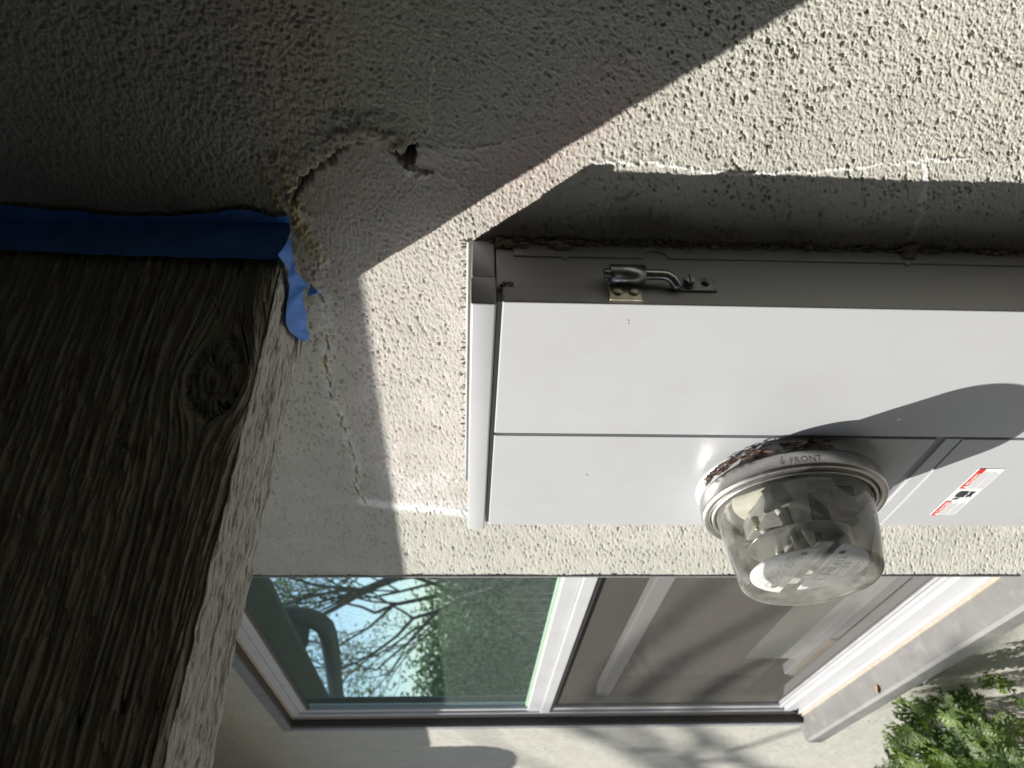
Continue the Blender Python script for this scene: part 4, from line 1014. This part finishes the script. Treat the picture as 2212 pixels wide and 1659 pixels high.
# ------------------------------------------------------------------ leafy plant at the foot of the wall
plant = empty('geranium', P3(-4.0, -0.5, GZ), 'bushy green plant with finely cut leaves growing against the wall below the window', 'plant')
def leaf_mesh(seed):
    rg = random.Random(seed); b_ = bmesh.new()
    def blade(base, dirv, ln, w, up_):
        side = dirv.cross(up_).normalized(); n_ = 4
        pl = [base + dirv * ln * k / n_ + up_ * (0.10 * ln * math.sin(k / n_ * 2.4)) for k in range(n_ + 1)]
        ww = [w * x for x in (0.35, 0.8, 1.0, 0.75, 0.12)]
        L_ = [b_.verts.new(pl[k] + side * ww[k]) for k in range(n_ + 1)]; R_ = [b_.verts.new(pl[k] - side * ww[k]) for k in range(n_ + 1)]
        for k in range(n_): b_.faces.new((L_[k], L_[k + 1], R_[k + 1], R_[k]))
        return pl
    nl_ = 7
    for i in range(nl_):
        a_ = math.radians(-125 + 250 * i / (nl_ - 1)) + rg.uniform(-.08, .08)
        ln = 0.042 * (1 - 0.35 * abs(i - 3) / 3) * rg.uniform(.9, 1.1)
        d_ = Vector((math.cos(a_), math.sin(a_), rg.uniform(-.05, .30))).normalized()
        pl = blade(Vector((0, 0, 0)), d_, ln, 0.0027, Vector((0, 0, 1)))
        for s_ in (-1, 1):
            for k, fr__ in ((1, 0.42), (2, 0.38), (3, 0.26)):
                aa = a_ + s_ * math.radians(48); dd = Vector((math.cos(aa), math.sin(aa), rg.uniform(0, .3))).normalized()
                base = pl[k] ; l2 = ln * fr__
                sd_ = dd.cross(Vector((0, 0, 1))).normalized()
                b_.faces.new([b_.verts.new(base + sd_ * 0.0012), b_.verts.new(base + dd * l2 * .6 + sd_ * 0.0022), b_.verts.new(base + dd * l2), b_.verts.new(base + dd * l2 * .6 - sd_ * 0.0022), b_.verts.new(base - sd_ * 0.0012)])
    me = bpy.data.meshes.new('leaf'); b_.to_mesh(me); b_.free(); me.materials.append(M_leaf); return me
lm = [leaf_mesh(s) for s in range(5)]
rg = random.Random(21); stems = bmesh.new(); cnt = 0; tries = 0
pinv = Matrix.Translation(-plant.location)
while cnt < 290 and tries < 40000:
    tries += 1
    x = rg.uniform(-5.4, -2.7); y = -0.05 - 0.62 * rg.random() ** 1.3
    top = -1.97 - 0.42 * (-x - 3.7) + 0.10 * math.sin(x * 5) - 0.9 * max(0, -y - 0.35)
    z = top - abs(rg.gauss(0, 0.42))
    v_ = -0.58873605 * x - 0.80822323 * (y + 1) - 0.01284818 * z; w_ = -0.80661851 * x + 0.58845107 * (y + 1) - 0.05560502 * z
    if v_ / w_ < 0.408 + 0.03 * math.sin(z * 9): continue
    if z < GZ + 0.2 or z > -1.95: continue
    o = bpy.data.objects.new('leaf', lm[cnt % 5]); C.objects.link(o); o.parent = plant; o.matrix_parent_inverse = pinv
    o.location = P3(x, y, z)
    tilt = Vector((rg.gauss(0, .5), -0.55 + rg.gauss(0, .4), 0.75)).normalized()
    o.rotation_euler = (tilt.to_track_quat('Z', 'Y').to_matrix() @ Matrix.Rotation(rg.uniform(0, 6.28), 3, 'Z')).to_euler()
    sc_ = rg.uniform(0.65, 1.5); o.scale = (sc_,) * 3
    if cnt % 2 == 0:
        base = P3(-4.0 + (x + 4.0) * 0.45, -0.45 + (y + 0.45) * 0.4, max(GZ, z - 1.4)); e_ = P3(x, y, z); mid = base.lerp(e_, 0.6) + Vector((rg.uniform(-.02, .02), rg.uniform(-.02, .02), -0.03))
        add_tube(stems, [base, mid, e_], [0.003, 0.0016, 0.0009], 5, False)
    cnt += 1
add_tube(stems, [P3(-4.0, -0.45, GZ), P3(-4.02, -0.44, GZ + 0.8), P3(-3.9, -0.4, GZ + 1.6)], [0.009, 0.007, 0.004], 8)
o = bm_obj('stems', stems, M_stem, plant)

# ------------------------------------------------------------------ the yard behind the photographer (seen in the glass)
def branchy(name_, loc, height, seed, crown_m, leaf_n, leaf_s, label, bare=True, lean=(0, 0), extra=None, thick=0.028):
    rg = random.Random(seed); t = empty(name_, loc, label, 'tree')
    b_ = bmesh.new(); tips = []
    def grow(p, d, ln, r, depth):
        pts = [p]; n_ = 4; q_ = p.copy(); dd = d.copy()
        for k in range(n_):
            dd = (dd + Vector((rg.gauss(0, .13), rg.gauss(0, .13), rg.gauss(0, .08) + 0.05))).normalized(); q_ = q_ + dd * ln / n_; pts.append(q_.copy())
        add_tube(b_, pts, [r * (1 - 0.45 * k / n_) for k in range(n_ + 1)], 7 if depth < 2 else 4, False)
        if depth >= 6 or r < 0.003: tips.append(pts[-1]); tips.append(pts[2]); return
        nb = 3 if depth < 4 else 2
        for j in range(nb):
            ax = Vector((rg.gauss(0, 1), rg.gauss(0, 1), rg.gauss(0, .4))).normalized()
            nd = (dd + ax * rg.uniform(.5, .95)).normalized(); grow(pts[rg.choice((2, 3, 4))] if j else pts[-1], nd, ln * rg.uniform(.62, .85), r * 0.58, depth + 1)
        if depth >= 3: tips.append(pts[-1])
    grow(Vector(loc), Vector((lean[0], lean[1], 1)).normalized(), height * 0.34, height * thick, 0)
    if extra: extra(b_)
    bm_obj('trunk', b_, M_bark, t)
    lv = []; 
    for k in range(leaf_n):
        p = rg.choice(tips) + Vector((rg.gauss(0, .14), rg.gauss(0, .14), rg.gauss(0, .12))) * (1.0 if bare else 2.3)
        a_ = Vector((rg.gauss(0, 1), rg.gauss(0, 1), rg.gauss(0, 1))).normalized() * leaf_s; c_ = a_.orthogonal().normalized() * leaf_s * .5
        lv += [p - a_, p + c_, p + a_, p - c_]
    arr_ = np.array([tuple(v_) for v_ in lv], np.float32); me = bpy.data.meshes.new('crown')
    nq = len(lv) // 4; me.vertices.add(len(lv)); me.vertices.foreach_set('co', arr_.reshape(-1)); me.loops.add(nq * 4); me.loops.foreach_set('vertex_index', np.arange(nq * 4, dtype=np.int32)); me.polygons.add(nq); me.polygons.foreach_set('loop_start', np.arange(nq, dtype=np.int32) * 4); me.update(calc_edges=True)
    o = link('crown', me, crown_m, t); o['kind'] = 'stuff'
    return t
def limbs(b_):
    # long thin limbs whose shadows streak the far end of the wall and the screen
    sh_ = [((-4.4, -0.45), (-5.2, -1.10), 5.5, 0.009), ((-4.7, -0.10), (-5.8, -0.55), 6.5, 0.008), ((-4.3, -2.15), (-5.3, -1.70), 5.0, 0.010), ((-2.9, -0.80), (-4.4, -0.60), 5.5, 0.014),
           ((-3.0, -1.15), (-4.3, -0.80), 6.0, 0.016), ((-3.3, -1.45), (-4.4, -1.15), 5.0, 0.015), ((-3.0, -2.1), (-4.3, -2.6), 6.0, 0.03), ((-4.6, -1.3), (-6.5, -1.9), 5.5, 0.014)]
    for (ax, az), (bx_, bz), t_, r_ in sh_:
        a_ = P3(ax, 0, az) + SUN * t_; c_ = P3(bx_, 0, bz) + SUN * (t_ + 0.6); d_ = (c_ - a_)
        add_tube(b_, [a_ - d_ * .15, a_.lerp(c_, .5) + Vector((0, 0, .03)), c_, c_ + d_ * 1.2 + Vector((-.3, -.1, -.5))], [r_ * .5, r_, r_ * 1.2, r_ * 1.6], 6, False)
branchy('bare_tree', (-11.8, -4.3, 0), 8.0, 4, M_crown, 5200, 0.034, 'big nearly bare spreading tree with pale spring leaves, mirrored in the window', True, (0.1, 0.0), limbs, 0.011)
branchy('yard_tree', (-14.5, -5.6, 0), 7.0, 8, M_crown, 5500, 0.04, 'smaller yellow-green leafy tree mirrored in the window glass', True, thick=0.012)
branchy('dense_tree', (-13.0, -3.6, 0), 2.9, 15, M_crown2, 16000, 0.05, 'dense dark green tree filling the lower part of the window reflection', False)
fn = empty('board_fence', P3(-30, -10, GZ), 'brown board fence across the yard, mirrored low in the window', 'fence')
bd0 = None
for k in range(60):
    yk = -0.6 - 0.3 * k
    if bd0 is None:
        b_ = bmesh.new(); add_box(b_, -34, -34.06, 0, -0.28, GZ, GZ + 4.3, 0.01, 1); bd0 = bm_obj('board', b_, M_fence, fn); bd0.location.y = 0
    else:
        o = bd0.copy(); C.objects.link(o); o.location.y = -0.3 * k * S; o.location.z = 0.01 * math.sin(k * 1.7)
box('fence_rail', -33.9, -34, 0, -18, GZ + 3.4, GZ + 3.6, M_fence, fn)
# curved drain pipe hanging from the eave, seen only in the glass
pp = bmesh.new()
path = [(-6.40, -1.12, 2.6), (-6.40, -1.13, 1.56), (-6.41, -1.14, 1.42), (-6.46, -1.14, 1.31), (-6.56, -1.14, 1.23), (-6.70, -1.14, 1.195), (-6.95, -1.14, 1.20), (-7.5, -1.14, 1.245), (-9.0, -1.14, 1.39), (-12.0, -1.14, 1.62)]
add_tube(pp, [P3(*p) for p in path], 0.080 * S, 20)
o = empty('drain_pipe', P3(-6.4, -1.12, 2.6)); bm_obj('pipe', pp, M_pipe, o)
pb = bmesh.new(); sec = [(-6.47, 1.30), (-6.95, 1.37), (-8.1, 1.70), (-8.1, 2.2), (-6.40, 2.2)]
f0 = [pb.verts.new(P3(x, -1.09, z)) for x, z in sec]; f1 = [pb.verts.new(P3(x, -1.19, z)) for x, z in sec]
pb.faces.new(f0); pb.faces.new(f1[::-1])
for k in range(5): pb.faces.new((f0[k], f1[k], f1[(k + 1) % 5], f0[(k + 1) % 5]))
bm_obj('bracket', pb, M_pipe, o); tag(o, 'thick curved grey drain pipe under the eave, mirrored in the upper window pane', 'pipe')
